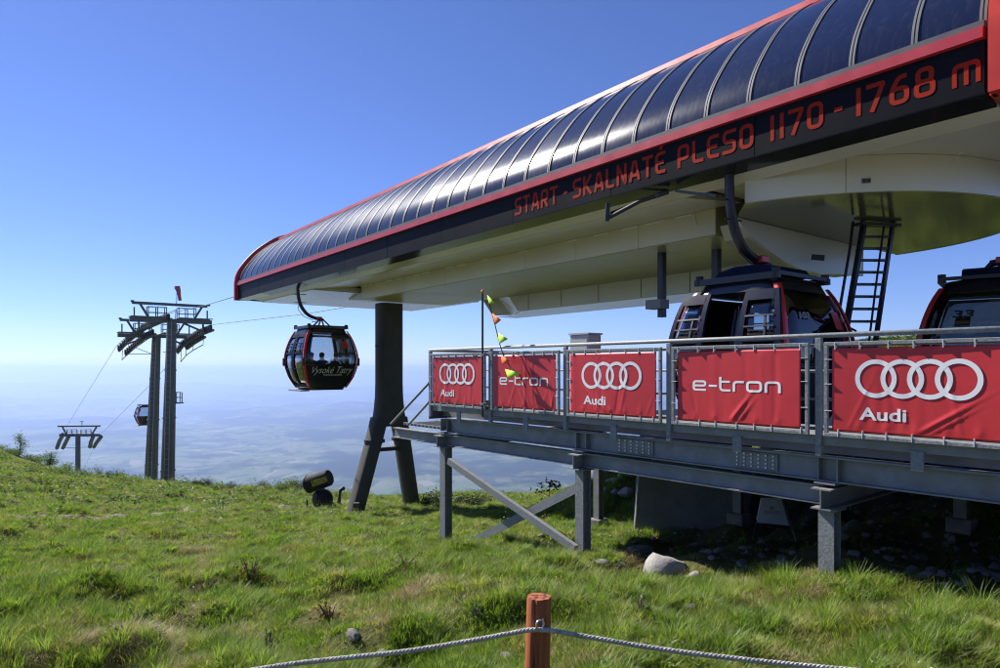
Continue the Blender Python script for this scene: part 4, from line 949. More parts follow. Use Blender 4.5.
for pts in (near2, far2): sheave_train(tw, pts, SN * .3)
cw_ = MB()
for pts in (near, far_[:-1]):
    cw_.path([p - UP * 1.0 + SN * .6 for p in pts], .05, 5); cw_.path([p + UP * .9 + SN * .7 for p in pts], .04, 5)
    for p in pts: cw_.bar(p - UP * 1.0 + SN * .6, p + UP * .9 + SN * .7, .05, .05, SD)
cw_.bar(P(125, 354, 75), P(152, 354, 75), .06, .06); cw_.bar(P(131, 346, 75), P(152, 354, 75), .06, .06); cw_.bar(P(163, 352, 75), P(178, 352, 75), .06, .06)
cw_.build('catwalk', M['tower'], tw)
cage(tw, P(175.5, 402.5, 66.5), 1.0, .9, 1.0); MB().box(P(174, 403, 66.5), (1.5, 1, .1)).build('service_step', M['tower'], tw)
MB().path([P(176.5, 305, 66.2), P(177, 287, 66.2)], .035, 6).build('mast', M['tower'], tw)
ws = thing('windsock', P(177, 288, 66.2), 'limp faded pink windsock on top of the tall lift tower', 'windsock')
MB().path([P(177, 287, 66.2), P(178.2, 290, 66.2), P(179.2, 295, 66.2), P(180, 300.5, 66.2)], [.30, .24, .17, .16], 8).build('windsock_sleeve', M['pinkcloth'], ws, True)
MB().path([P(177, 286.3, 66.2), P(177, 288, 66.2)], .22, 8).build('windsock_hoop', M['black'], ws)
# far tower
fb = P(77.5, 500, 149)
ft = thing('lift_tower', Vector((fb.x, fb.y, -40)), 'small distant single-column lift tower beyond the grassy rise', 'lift tower')
ftp = P(78, 436.5, 149); 
MB().path([Vector((fb.x, fb.y, -44)), ftp], [.62, .5], 14).build('tower_column', M['tower'], ft, True, autosm=True)
MB().bar(P(60, 435, 149), P(99, 435, 149), .6, .6).build('cross_arm', M['tower'], ft); MB().bar(P(58, 426.3, 149), P(100, 426, 149), .4, .36).build('gantry_beam', M['tower'], ft)
for x0, x1 in ((66, 62.5), (92, 96.5)): MB().bar(P(x0, 434, 149), P(x1, 427, 149), .3, .3, SN).build('gantry_leg', M['tower'], ft)
MB().path([P(82, 426, 149), P(82, 421, 149)], .08, 6).build('mast', M['tower'], ft); MB().bar(P(80, 421.3, 149), P(83.5, 421.3, 149), .1, .1).build('mast', M['tower'], ft)
for c in (72, 86): cage(ft, P(c, 434, 149), 1.9, 1.2, 1.0)
for pts in ([P(63, 435, 147), P(59.5, 441, 151), P(57, 448, 154)], [P(69, 436, 147), P(66, 442, 151), P(63, 448, 154)], [P(93, 437, 147), P(91, 442, 150), P(90, 447, 152)], [P(101, 437, 147), P(97, 442, 151), P(94, 447, 154)]):
    bm_ = MB().path(pts, .42, 6).build('sheave_beam', M['tower'], ft)
    for a, b in zip(pts, pts[1:]):
        for t in (.2, .7): q = a.lerp(b, t); MB().path([q - SN * .2 + UP * .3, q + SN * .2 + UP * .3], .45, 8).build('sheave_wheel', M['rubber'], bm_)
MB().bar(P(65, 448, 152), P(92, 447, 152), .1, .1).build('catwalk', M['tower'], ft)
# haul rope (one spliced loop)
hr = thing('haul_rope', S(20, 9.15, 3.3), 'thin steel haul rope running from the station over both towers', 'rope')
up_ = UP * .5
r1 = [S(29, 9.15, 3.32), P(238, 295.5, 31), P(205, 305.5, 56)] + [p + up_ for p in near[::-1]] + [P(70, 421, 140), P(63, 434, 147), P(57, 447, 154), P(40, 500, 200)]
r2 = [S(26, 16.6, 3.3), P(370, 303, 35.3), P(305, 314, 44)] + [p + up_ for p in far_[::-1]] + [P(164.7, 368.5, 84), P(148, 387, 95), P(101, 434, 146), P(95, 446, 154), P(85, 466, 170), P(70, 520, 220)]
MB().path(r1, .024, 6).build('rope_strand', M['cableblk'], hr); MB().path(r2, .024, 6).build('rope_strand', M['cableblk'], hr)

# ================================================================== SNOW GUN, HYDRANT
sgp = G(323, 507, 20, 45); Yg = sgp.y
def pg(x, y, d=0): return P(x, y, Yg + d)
sgn = thing('snow_gun', sgp, 'black tilted snow cannon with green print on a rounded base', 'snow cannon')
ax0, ax1 = pg(309, 484, .15), pg(329.5, 477.5, -.1); axd = (ax1 - ax0).normalized()
rb = 9.0 / F * Yg
MB().path([ax0, ax0 + axd * .05, ax0.lerp(ax1, .5), ax1 - axd * .05, ax1], [rb * .92, rb, rb * .95, rb * .9, rb * .84], 24).build('barrel', M['sgblack'], sgn, True, autosm=True)
MB().path([ax0 - axd * .06, ax0 + axd * .02], rb * 1.04, 24).build('fan_guard', M['rubber'], sgn)
v, f, wd = flat_text('SUPERSNOW', .36, .1, .95, .008); o_ = pg(314.5, 484.5, 0); tdir = (pg(331, 478) - pg(314.5, 483.5)).normalized()
sidev = Vector((0, -1, 0)); upv = tdir.cross(sidev).normalized() * -1
if upv.z < 0: upv = -upv
MB().add([ax0.lerp(ax1, .25) + axd * (p[0] * .8) + upv * (p[1] - .12) + sidev * (rb * 1.0) for p in v], f).build('lettering', M['green_text'], sgn)
MB().bar(pg(322, 487), pg(321, 492), .22, .22, Vector((1, 0, 0))).build('neck', M['dkbeam'], sgn)
vsb = MB().ball(pg(322.5, 499), 10.6 / F * Yg, 16, 10, (1, .8, .95)).build('base_shell', M['sgblack'], sgn, True)
MB().ball(pg(315.5, 500, -.28), 4.0 / F * Yg, 12, 8, (.75, .5, 1.8)).build('control_box', M['dkbeam'], sgn, True)
for x_ in (307, 315, 331): MB().bar(pg(x_, 500), pg(x_, 508, -.1), .06, .06, SN).build('stand_leg', M['black'], sgn)
hyp = G(339, 503, 20, 45); Yh = hyp.y
hyd = thing('hydrant', hyp, 'small dark water hydrant standing between snow cannon and column leg', 'hydrant')
MB().path([P(339, 504, Yh), P(340, 494, Yh), P(340.5, 490, Yh), P(343, 488, Yh)], [.07, .06, .08, .06], 8).build('standpipe', M['black'], hyd); MB().ball(P(343, 488.5, Yh), .10).build('valve', M['black'], hyd)
MB().bar(P(337, 503, Yh), P(340, 497, Yh), .04, .04, SN).build('stay', M['black'], hyd)

# ================================================================== FENCE POST AND ROPE
fp = Vector(((537 - 500) / F * 2.95, 2.95, 0)); fp.z = h(fp.x, fp.y) - .15
ptop = P(539, 596.5, 2.95)
post = thing('wooden_post', Vector((fp.x, fp.y, h(fp.x, fp.y))), 'short reddish round wooden post carrying the rope at the photo edge', 'post')
pr_ = MB(); n = 28; vs = []; lean = (ptop - Vector((P(535, 690, 2.95)))) ; base = P(534.5, 700, 2.95); base.z = fp.z
zs = [0, .3, .6, .9, .985, 1.0]; rad_ = [.058, .056, .055, .054, .0535, .051]
for t, r_ in zip(zs, rad_):
    c = base.lerp(ptop, t)
    for k in range(n):
        a = 6.28318 * k / n; q = r_ * (1 + .03 * math.sin(3 * a + 1) + .015 * math.sin(7 * a)) - (.006 if k in (19, 23) else 0)
        vs.append(c + Vector((math.cos(a) * q, math.sin(a) * q, 0)))
pr_.add(vs, [(i*n+k, i*n+(k+1) % n, (i+1)*n+(k+1) % n, (i+1)*n+k) for i in range(len(zs)-1) for k in range(n)] + [tuple((len(zs)-1)*n+k for k in range(n))])
pr_.build('post_shaft', M['wood'], post, True, autosm=True)
ec = P(540, 624.5, 2.87)
eye = MB(); eye.path([ec + Vector((math.cos(t) * .017, .01 * math.cos(t), math.sin(t) * .019)) for t in [6.28318*k/16 for k in range(16)]], .0045, 8, closed=True)
eye.path([ec + Vector((.0, .0, .0)) + Vector((.012, .02, .012)), ec + Vector((.02, .09, .01))], .005, 8); eye.build('eye_bolt', M['zinc'], post, True)
def twisted(pts, rad=.0088, pitch=.05):
    pts = [Vector(p) for p in pts]; dense = []
    for a, b in zip(pts, pts[1:]):
        n_ = max(2, int((b - a).length / .006)); dense += [a.lerp(b, k / n_) for k in range(n_)]
    dense.append(pts[-1]); mb = MB(); dd = 0; ds = [0]
    for a, b in zip(dense, dense[1:]): dd += (b - a).length; ds.append(dd)
    for st_ in range(3):
        out = []
        for i, p in enumerate(dense):
            d = (dense[min(i+1, len(dense)-1)] - dense[max(i-1, 0)]).normalized(); x_ = d.cross(UP).normalized(); u_ = x_.cross(d); t = ds[i] / pitch * 6.28318 + st_ * 2.0944
            out.append(p + (x_ * math.cos(t) + u_ * math.sin(t)) * rad * .62)
        mb.path(out, rad * .66, 7)
    return mb
fr_ = thing('fence_rope', P(539, 632, 2.87), 'pale twisted rope sagging past the reddish wooden post', 'rope')
kL = [P(235, 673, 2.75), P(300, 663, 2.79), P(400, 652, 2.82), P(470, 641, 2.85), P(515, 632.5, 2.87), P(530, 630, 2.875), P(545, 630, 2.875), P(560, 632, 2.87), P(600, 639, 2.84), P(660, 649, 2.80), P(740, 659, 2.74), P(830, 668, 2.68), P(960, 679, 2.6)]
def cat(pts, n=6):
    out = []
    for i in range(len(pts) - 1):
        p0, p1, p2, p3 = pts[max(i-1, 0)], pts[i], pts[i+1], pts[min(i+2, len(pts)-1)]
        for k in range(n):
            t = k / n; out.append(.5 * ((2*p1) + (p2-p0)*t + (2*p0-5*p1+4*p2-p3)*t*t + (3*p1-p0-3*p2+p3)*t**3))
    return out + [pts[-1]]
twisted(cat(kL)).build('rope_length', M['rope'], fr_, True)

# ================================================================== ROCKS
def rockmesh(seed, sx, sy, sz):
    r = random.Random(seed); bm = bmesh.new(); bmesh.ops.create_icosphere(bm, subdivisions=3, radius=1)
    cuts = [(Vector((r.gauss(0, 1), r.gauss(0, 1), r.gauss(0, .8))).normalized(), r.uniform(.55, .9)) for _ in range(9)]
    for v in bm.verts:
        for n_, d in cuts:
            q = v.co.dot(n_)
            if q > d: v.co -= n_ * (q - d) * .9
        v.co += v.co.normalized() * .05 * math.sin(v.co.x * 7 + seed) * math.sin(v.co.y * 6 + 2 * seed)
        v.co = Vector((v.co.x * sx, v.co.y * sy, v.co.z * sz))
    me = bpy.data.meshes.new('rock'); bm.to_mesh(me); bm.free(); me.polygons.foreach_set('use_smooth', [True] * len(me.polygons)); me.set_sharp_from_angle(angle=R(28)); return me
def rock(loc, me, m, label, group=None, rz=0, s=1):
    if not me.materials: me.materials.append(m)
    o = bpy.data.objects.new('rock', me); COL.objects.link(o); o.location = loc; o.rotation_euler.z = rz; o.scale = (s, s, s); return tag(o, label, 'rock', group)
p = G(668, 580); rock(p + Vector((0, .1, .06)), rockmesh(8, .27, .24, .26), M['stone'], 'pale granite boulder in the grass in front of the platform shade', None, .4)
p = G(695, 577); rock(p + UP * .0, rockmesh(6, .10, .09, .06), M['stone'], 'small pale stone half buried just beside the big boulder')
for i, (x_, y_, s_, lb) in enumerate(((603, 563, .09, 'small pale stone by the foot of the middle platform post'), (618, 565, .07, 'little flat stone between the platform post and the boulder'), (641, 549, .17, 'pale flat stone slab on the bank before the concrete wall'))):
    p = G(x_, y_); rock(p, rockmesh(20 + i, s_ * 1.3, s_, s_ * .5), M['stone'], lb)
base_r = [rockmesh(40 + i, 1, .8, .6) for i in range(6)]
for i in range(80):
    a = rng.uniform(-1.5, 5.6); b = rng.uniform(6.9, 10.5); q = Q(a, b, 0); s_ = rng.choice([.03, .04, .05, .06, .07, .09, .11, .14]) * (.6 if b < 7.8 else 1)
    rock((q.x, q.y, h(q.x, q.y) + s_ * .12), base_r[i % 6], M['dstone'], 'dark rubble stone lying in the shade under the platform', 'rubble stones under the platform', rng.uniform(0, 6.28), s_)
sb_ = [rockmesh(60 + i, 1, .8, .6) for i in range(4)]
for i in range(26):
    x_ = rng.uniform(598, 648); y_ = rng.uniform(472, 508); X_ = 2.2 + rng.uniform(0, 2.4); Y_ = 15.2 + rng.uniform(0, 3.2); s_ = rng.uniform(.08, .26)
    rock((X_, Y_, h(X_, Y_) + s_ * .2), sb_[i % 4], M['stone'], 'sunlit stone on the earth bank behind the platform posts', 'stones on the earth bank', rng.uniform(0, 6.28), s_)
for i, (x_, y_) in enumerate(((384, 659), (505, 663), (352, 640), (468, 655), (610, 610), (690, 612))):
    p = G(x_, y_ - 4, 2, 12); s_ = (.05, .05, .07, .04, .05, .05)[i]
    rock(p + UP * .01, sb_[i % 4], M['stone'], ('grey stone in the grass just behind the rope', 'grey stone in the grass just behind the rope', 'pale stone in thin grass left of the post', 'grey stone in the grass just behind the rope', 'small stone in the meadow between post and boulder', 'small stone in the meadow between post and boulder')[i], ('stones behind the rope', 'stones behind the rope', None, 'stones behind the rope', 'small meadow stones', 'small meadow stones')[i], i, s_)

# ================================================================== VEGETATION
M['g1'] = leafmat('fresh grass', [(.06, .13, .012), (.18, .30, .024), (.36, .47, .065)], .62)
M['g2'] = leafmat('yellow green grass', [(.12, .16, .02), (.31, .36, .05), (.50, .49, .13)], .58)
M['g3'] = leafmat('dry straw grass', [(.28, .21, .10), (.40, .32, .17), (.50, .42, .25)], .4)
M['g4'] = leafmat('broad weed leaf', [(.07, .13, .02), (.12, .19, .03), (.17, .23, .05)], .45)
M['leafbush'] = leafmat('shrub leaf', [(.06, .12, .02), (.11, .18, .035), (.17, .23, .05)], .5)
M['leafdark'] = leafmat('dwarf pine needle', [(.018, .04, .014), (.03, .06, .02), (.05, .08, .028)], .3)
M['leafyel'] = leafmat('yellow flower petal', [(.6, .45, .02), (.7, .6, .05), (.75, .65, .1)], .3)
M['leafred'] = leafmat('reddish herb leaf', [(.16, .05, .025), (.2, .09, .03), (.12, .13, .03)], .4)
M['petal'] = leafmat('pale meadow flower', [(.6, .6, .55), (.7, .7, .66), (.65, .6, .62)], .3)
tufts = bpy.data.collections.new('grass_tufts'); weeds = bpy.data.collections.new('weed_tufts')
def blades(r, n, hmin, hmax, spread, wd, bend, segs=4):
    V = []; Fc = []
    for _ in range(n):
        a = r.uniform(0, 6.283); rr_ = spread * math.sqrt(r.random()); x0, y0 = rr_ * math.cos(a), rr_ * math.sin(a); hh = r.uniform(hmin, hmax); d = a + r.uniform(-.9, .9); bd = hh * bend * r.uniform(.3, 1.3); sa = d + 1.57 + r.uniform(-.6, .6); k = len(V)
        for i in range(segs):
            t = i / segs; w_ = wd * (1 - .75 * t) / 2; z = hh * (t - .22 * t * t * bend); o = bd * t * t; px, py = x0 + o * math.cos(d), y0 + o * math.sin(d)
            V += [(px - w_ * math.cos(sa), py - w_ * math.sin(sa), z - .01), (px + w_ * math.cos(sa), py + w_ * math.sin(sa), z - .01)]
        V.append((x0 + bd * math.cos(d), y0 + bd * math.sin(d), hh * (1 - .22 * bend))); Fc += [(k+2*i, k+2*i+1, k+2*i+3, k+2*i+2) for i in range(segs-1)] + [(k+2*segs-2, k+2*segs-1, k+2*segs)]
    return V, Fc
def leaves(r, n, hmax, spread, L, asp=.5):
    V = []; Fc = []
    for _ in range(n):
        a = r.uniform(0, 6.283); rr_ = spread * math.sqrt(r.random()); c = Vector((rr_ * math.cos(a), rr_ * math.sin(a), r.uniform(.005, hmax))); l = L * r.uniform(.6, 1.2); d = Vector((math.cos(a + r.uniform(-1, 1)), math.sin(a + r.uniform(-1, 1)), r.uniform(-.1, .7))).normalized(); s_ = d.cross(UP).normalized(); u_ = s_.cross(d); k = len(V)
        V += [c, c + d * l * .5 + s_ * l * asp * .5 + u_ * l * .06, c + d * l - u_ * l * .12, c + d * l * .5 - s_ * l * asp * .5 + u_ * l * .06]; Fc += [(k, k+1, k+2), (k, k+2, k+3)]
    return V, Fc
def proto(coll, name, V, Fc, m):
    me = bpy.data.meshes.new(name); me.from_pydata([tuple(v) for v in V], [], Fc); me.materials.append(m); o = bpy.data.objects.new(name, me); coll.objects.link(o)
rg = random.Random(11); NT = 0
for i in range(4): proto(tufts, 'tuft_%02d' % NT, *blades(rg, 26, .025, .085, .05, .0052, .8), M['g1']); NT += 1
for i in range(3): proto(tufts, 'tuft_%02d' % NT, *blades(rg, 24, .025, .085, .055, .0048, 1.0), M['g2']); NT += 1
for i in range(3): proto(tufts, 'tuft_%02d' % NT, *blades(rg, 22, .015, .065, .075, .0040, 1.6), M['g3']); NT += 1
for i in range(3): proto(tufts, 'tuft_%02d' % NT, *blades(rg, 70, .13, .30, .10, .0056, .75, 5), M['g1']); NT += 1     # tall tussock 10-12
for i in range(2): proto(tufts, 'tuft_%02d' % NT, *blades(rg, 60, .12, .28, .10, .0050, 1.1, 5), M['g2']); NT += 1     # 13-14
for i in range(3): proto(weeds, 'weed_%02d' % i, *leaves(rg, 22, .05, .06, .05, .55), M['g4'])
for i in range(2): proto(weeds, 'weed_%02d' % (3 + i), *leaves(rg, 20, .12, .05, .035, .4), M['g4'])
proto(weeds, 'weed_05', *leaves(rg, 16, .09, .05, .03, .5), M['leafred'])
proto(weeds, 'weed_07', *blades(rg, 5, .10, .26, .03, .0022, .5), M['g3'])
proto(weeds, 'weed_08', *leaves(rg, 7, .05, .022, .05, .9), M['leafyel'])
proto(weeds, 'weed_06', *leaves(rg, 9, .16, .05, .016, .9), M['petal'])
def scatter_group(coll):
    ng = bpy.data.node_groups.new('scatter', 'GeometryNodeTree')
    ng.interface.new_socket('Geometry', in_out='INPUT', socket_type='NodeSocketGeometry'); ng.interface.new_socket('Geometry', in_out='OUTPUT', socket_type='NodeSocketGeometry')
    N = ng.nodes; L = ng.links; gi = N.new('NodeGroupInput'); go = N.new('NodeGroupOutput'); ip = N.new('GeometryNodeInstanceOnPoints'); ci = N.new('GeometryNodeCollectionInfo')
    ci.inputs['Collection'].default_value = coll; ci.inputs['Separate Children'].default_value = True; ci.inputs['Reset Children'].default_value = True
    def att(nm, ty):
        a = N.new('GeometryNodeInputNamedAttribute'); a.data_type = ty; a.inputs['Name'].default_value = nm; return a.outputs['Attribute']
    L.new(gi.outputs[0], ip.inputs['Points']); L.new(ci.outputs[0], ip.inputs['Instance']); ip.inputs['Pick Instance'].default_value = True
    L.new(att('idx', 'INT'), ip.inputs['Instance Index']); L.new(att('rot', 'FLOAT_VECTOR'), ip.inputs['Rotation']); L.new(att('scl', 'FLOAT'), ip.inputs['Scale']); L.new(ip.outputs[0], go.inputs[0])
    return ng
def scatter(name, coll, X, Y, Z, rot, scl, idx):
    me = bpy.data.meshes.new(name); n = len(X); me.vertices.add(n); me.vertices.foreach_set('co', np.stack([X, Y, Z], 1).astype('f').ravel())
    a = me.attributes.new('rot', 'FLOAT_VECTOR', 'POINT'); a.data.foreach_set('vector', rot.astype('f').ravel())
    a = me.attributes.new('scl', 'FLOAT', 'POINT'); a.data.foreach_set('value', scl.astype('f'))
    a = me.attributes.new('idx', 'INT', 'POINT'); a.data.foreach_set('value', idx.astype('i'))
    o = bpy.data.objects.new(name, me); COL.objects.link(o); md = o.modifiers.new('scatter', 'NODES'); md.node_group = scatter_group(coll); o['kind'] = 'stuff'; return o
nr = np.random.default_rng(5)
_w2 = [(nr.uniform(.5, 3.2), nr.uniform(0, 6.28), nr.uniform(0, 6.28)) for _ in range(10)]
def patchy(X, Y, k=1.):
    s = np.zeros_like(X)
    for f_, a_, p_ in _w2: s += np.sin(f_ * k * (X * math.cos(a_) + Y * math.sin(a_)) + p_)
    return s / 3.2
def under(X, Y):                                                       # 1 in the permanent shade below deck and station
    b = X * PN.x + Y * PN.y; a = X * PD.x + Y * PD.y
    return (b > 6.75 + .25 * np.sin(a * 2.3)) & (a < 7.3) & (b < 13)
def spots(n, y0, y1):
    t = nr.random(n); Y = np.sqrt(y0**2 + t * (y1**2 - y0**2)); X = (nr.random(n) * 2 - 1) * (.80 * Y + 3.2); return X, Y
XX = []; YY = []; SS = []; II = []
for n, y0, y1, sc in ((42000, 1.8, 5, .85), (58000, 5, 10, 1.05), (60000, 10, 20, 1.35), (64000, 20, 42, 1.8)):
    X, Y = spots(n, y0, y1); pt = .5 * patchy(X, Y) + .55 * patchy(X + 5, Y + 9, 2.7) + .55 * patchy(X + 2, Y + 1, 6.5) + nr.normal(0, .35, n); p3 = patchy(X + 31, Y - 17, .6)
    keep = nr.random(n) < np.where(under(X, Y), .03, 1) * np.where(pathdist(X, Y) < .65, .22, 1) * np.where(patchy(X - 9, Y + 4, 3.1) > .85, .10, 1)
    r_ = nr.random(n); idx = np.where(pt > .72, nr.integers(7, 10, n), np.where(pt > .05, nr.integers(4, 7, n), nr.integers(0, 4, n)))
    idx = np.where(Y > 11, np.where(idx > 6, np.where(r_ < .55, nr.integers(0, 7, n), idx), idx), idx)
    tall = (p3 > .15) & (r_ < .07); idx = np.where(tall, nr.integers(10, 15, n), idx)
    s = sc * nr.uniform(.7, 1.35, n) * np.where(tall, np.clip(.55 / np.sqrt(sc), .3, .55), 1)
    XX.append(X[keep]); YY.append(Y[keep]); SS.append(s[keep]); II.append(idx[keep])
def clump(x, y, n, rad, lo, hi, ids):                                   # tussock groups seen in the photo
    c = G(x, y, 2, 20); t = nr.uniform(0, 6.28, n); r_ = rad * np.sqrt(nr.random(n)); XX.append(c.x + r_ * np.cos(t) * 1.3); YY.append(c.y + r_ * np.sin(t) * .8); SS.append(nr.uniform(lo, hi, n)); II.append(nr.choice(ids, n))
for x_, y_, n_, rd_ in ((800, 622, 16, .30), (735, 592, 14, .30), (640, 602, 10, .25), (700, 600, 10, .3), (860, 612, 14, .35), (930, 618, 14, .4), (985, 615, 8, .3), (770, 588, 12, .35), (900, 598, 12, .3), (850, 595, 10, .3), (595, 640, 4, .15), (40, 650, 10, .3), (110, 600, 8, .35), (20, 620, 7, .3), (700, 640, 8, .25), (950, 650, 8, .25)): clump(x_, y_, n_, rd_, .5, .85, [10, 11, 12, 13, 14])
for x_, y_, n_, rd_ in ((840, 640, 40, .3), (930, 640, 30, .25), (760, 590, 16, .2), (415, 560, 40, .5), (330, 540, 40, .8), (560, 600, 20, .2)): clump(x_, y_, n_, rd_, .9, 1.5, [7, 8, 9])
X, Y, s, idx = map(np.concatenate, (XX, YY, SS, II)); n = len(X)
rot = np.stack([nr.normal(0, .12, n), nr.normal(0, .12, n), nr.uniform(0, 6.283, n)], 1)
scatter('grass', tufts, X, Y, H(X, Y), rot, s, idx)
XX = []; YY = []; SS = []; II = []
for n, y0, y1, sc in ((4000, 2.0, 6, .6), (5000, 6, 14, .85), (9000, 14, 40, 1.9)):
    X, Y = spots(n, y0, y1); p3 = patchy(X + 3, Y - 7, 1.4) + nr.normal(0, .4, n); keep = (p3 > .2) & ~under(X, Y) & (pathdist(X, Y) > .6)
    XX.append(X[keep]); YY.append(Y[keep]); SS.append((sc * np.where((X < -7) & (Y > 24), 1.7, 1) * nr.uniform(.6, 1.4, n))[keep]); II.append(np.where(nr.random(n) < .22, nr.choice([5, 6, 7, 7, 7, 7], n), nr.integers(0, 5, n))[keep])
X, Y, s, idx = map(np.concatenate, (XX, YY, SS, II)); n = len(X)
scatter('weeds', weeds, X, Y, H(X, Y), np.stack([nr.normal(0, .2, n), nr.normal(0, .2, n), nr.uniform(0, 6.283, n)], 1), s, idx)

pebbles = bpy.data.collections.new('pebble_shapes'); scrub = bpy.data.collections.new('scrub_shapes')
for i in range(4):
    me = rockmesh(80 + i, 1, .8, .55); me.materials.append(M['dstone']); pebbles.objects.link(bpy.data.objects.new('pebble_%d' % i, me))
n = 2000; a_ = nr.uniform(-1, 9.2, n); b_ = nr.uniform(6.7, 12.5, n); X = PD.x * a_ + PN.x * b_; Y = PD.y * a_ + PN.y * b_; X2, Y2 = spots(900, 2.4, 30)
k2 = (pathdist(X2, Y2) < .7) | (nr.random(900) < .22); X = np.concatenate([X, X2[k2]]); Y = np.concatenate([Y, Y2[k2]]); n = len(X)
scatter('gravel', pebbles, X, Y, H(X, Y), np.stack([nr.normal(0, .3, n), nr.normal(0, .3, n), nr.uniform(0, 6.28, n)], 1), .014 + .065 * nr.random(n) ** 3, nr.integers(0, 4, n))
for i in range(2): proto(scrub, 'scrub_%d' % i, *leaves(rg, 420, .9, .8, .22, .3), M['leafdark'])
n = 1500; Y = nr.uniform(15, 62, n); X = Y * nr.uniform(.36, 1.15, n) + 2; kk = (X - .22 * Y > 5) & (X < 75); X, Y = X[kk], Y[kk]; n = len(X)
scatter('dwarf_pine_scrub', scrub, X, Y, H(X, Y) - .15, np.stack([nr.normal(0, .1, n), nr.normal(0, .1, n), nr.uniform(0, 6.28, n)], 1), nr.uniform(.3, .5, n), nr.integers(0, 2, n))

def shrub(name, loc, label, cat, rx, rz, nl, leaf, m, stems=5, group=None, tree=False, asp=.5):
    r = random.Random(hash((round(loc.x, 2), round(loc.y, 2))) & 0xffff); g = thing(name, loc, label, cat, group); sm = MB(); lm = MB(); tips = []
    for k in range(stems):
        a = r.uniform(0, 6.28); t = r.uniform(.2, 1) if not tree else 1; tip = loc + Vector((math.cos(a) * rx * t * .6, math.sin(a) * rx * t * .6, rz * r.uniform(.55, .95)))
        if tree:
            z0 = rz * (.15 + .75 * k / stems); q0 = loc + UP * z0; L_ = rx * (1.05 - .8 * k / stems); tip = q0 + Vector((math.cos(a) * L_, math.sin(a) * L_, L_ * .45))
        else: q0 = loc - UP * .05
        md = q0.lerp(tip, .5) + Vector((0, 0, .06 * rz)); w_ = max(.008, rz * .014); sm.path([q0, md, tip], [w_, w_ * .7, w_ * .3], 5); tips += [q0.lerp(md, .6), md, md.lerp(tip, .5), tip, tip]
    if tree: sm.path([loc - UP * .05, loc + UP * rz * .5 + Vector((.03 * rz, 0, 0)), loc + UP * rz], [rz * .022, rz * .015, rz * .004], 6); tips += [loc + UP * rz, loc + UP * rz * .9]
    for _ in range(nl):
        c = r.choice(tips) + Vector((r.gauss(0, 1) * rx * .20, r.gauss(0, 1) * rx * .20, r.gauss(0, 1) * rz * .09)); c.z = max(loc.z + .01, loc.z + (c.z - loc.z) * (1 if tree else r.uniform(.15, 1.1)))
        d = Vector((r.gauss(0, 1), r.gauss(0, 1), r.gauss(0, .6))).normalized(); s_ = d.cross(Vector((r.gauss(0, 1), r.gauss(0, 1), 1))).normalized(); l = leaf * r.uniform(.6, 1.3)
        lm.add([c, c + d * l * .5 + s_ * l * asp * .5, c + d * l, c + d * l * .5 - s_ * l * asp * .5], [(0, 1, 2), (0, 2, 3)])
    sm.build('stem' if not tree else 'trunk', M['bark'], g); lm.build('foliage' if not tree else 'crown', m, g)
    return g
def sky_line(x, lo=20, hi=60):                                          # crest point in this direction
    Yv = np.linspace(lo, hi, 800); X_ = (x - CX) / F * Yv; k = int(np.argmax(H(X_, Yv) / Yv)); return Vector((X_[k], Yv[k], h(X_[k], Yv[k])))
LB, LD = M['leafbush'], M['leafdark']
shrub('sapling', sky_line(20), 'thin young rowan sapling rising above the grassy crest', 'tree', .55, 1.5, 700, .09, LB, 12, None, True)
shrub('shrub', sky_line(50), 'broad light green shrub on the crest nearest the distant tower', 'shrub', .95, 1.25, 1500, .09, LB, 14)
shrub('shrub', sky_line(66), 'low leafy shrub beside the light green shrub on the crest', 'shrub', .9, .8, 1000, .09, LB, 12)
for i, x_ in enumerate((-6, 4, 14, 24, 33, 44, 56, 72, 80, 88)):
    q_ = sky_line(x_); q_ = Vector((q_.x * .97, q_.y * .97 - (i % 2), 0)); q_.z = h(q_.x, q_.y)
    shrub('low_shrub', q_, 'fresh green low shrub in the thicket along the crest', 'shrub', 1.1, .34 + .12 * (i % 3), 1700, .07, LB, 12, 'green thicket on the crest')
shrub('shrub', sky_line(100), 'sparse twiggy shrub standing alone on the crest slope', 'shrub', .6, .8, 260, .08, LB, 9)
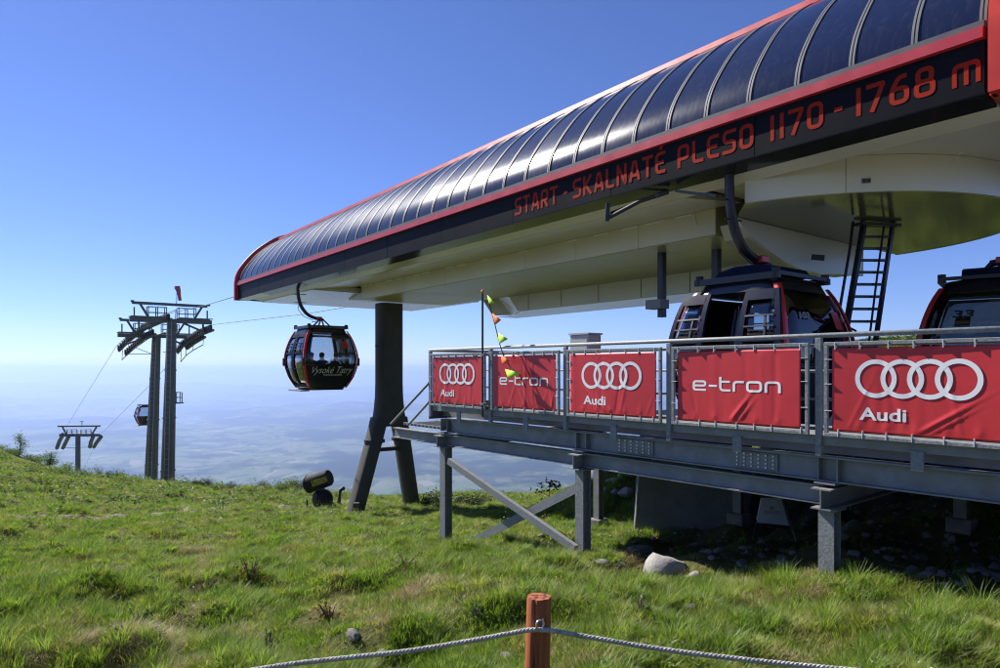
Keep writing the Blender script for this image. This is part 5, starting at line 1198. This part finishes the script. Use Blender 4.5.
for i, x_ in enumerate((9, 28, 40, 77, 107, 118, 196, 203, 209, 232, 262, 301)):
    shrub('dwarf_pine', sky_line(x_), 'dark dwarf pine tuft showing on the crest of the meadow', 'shrub', .55 + .25 * (i % 2), .26 + .10 * (i % 3), 700, .07, LD, 8, 'dwarf pines along the crest', asp=.3)
c_ = sky_line(292); shrub('shrub', c_, 'rounded green bush on the crest next to the snow cannon', 'shrub', 1.0, .75, 1300, .09, LB, 10)
c_ = sky_line(281); shrub('shrub', c_, 'flat bush trailing off from the rounded bush by the snow cannon', 'shrub', 1.1, .5, 900, .09, LB, 9)
for i, x_ in enumerate((428, 437, 462, 474, 486)):
    p = G(x_, 504, 15, 45); shrub('shrub', p, 'dark low shrub in the grass between the column leg and the platform', 'shrub', .8, .5 + .1 * (i % 2), 700, .08, LD, 7, 'low shrubs behind the platform')
p = Vector((2.0, 18.5, h(2.0, 18.5))); shrub('sapling', P(549, 499, 18), 'small dark leafy sapling behind the crossed platform braces', 'tree', .4, .5, 130, .10, LD, 6, None, True)
for x_, y_, lb, m_, rx_, rz_, nl, lf in ((250, 580, 'dry twiggy herb clump alone in the middle of the meadow', M['leafred'], .28, .25, 170, .035), (330, 618, 'reddish leafy herb in the near meadow above the rope', M['leafred'], .2, .16, 130, .03), (478, 618, 'dark leafy herb left of the wooden post', LB, .16, .14, 130, .03), (268, 660, 'small upright leafy herb near the rope end', LB, .08, .22, 60, .03), (405, 566, 'dark tuft of bilberry in the grass before the first platform post', LB, .30, .18, 200, .03), (640, 612, 'leafy herb in the grass below the pale boulder', LB, .12, .12, 80, .03), (556, 580, 'low clump of yellow flowers on a mossy hummock behind the post', M['leafyel'], .14, .05, 90, .02), (580, 578, 'dark mossy hummock with thin leaves beside the yellow flowers', LB, .22, .10, 240, .02), (205, 592, 'low green bilberry clump in the left meadow', LB, .22, .12, 160, .03), (140, 626, 'small leafy herb in the long near grass', LB, .12, .16, 90, .035)):
    p = G(x_, y_, 2, 20); shrub('herb_clump', p, lb, 'plant', rx_, rz_, nl, lf, m_, 7)
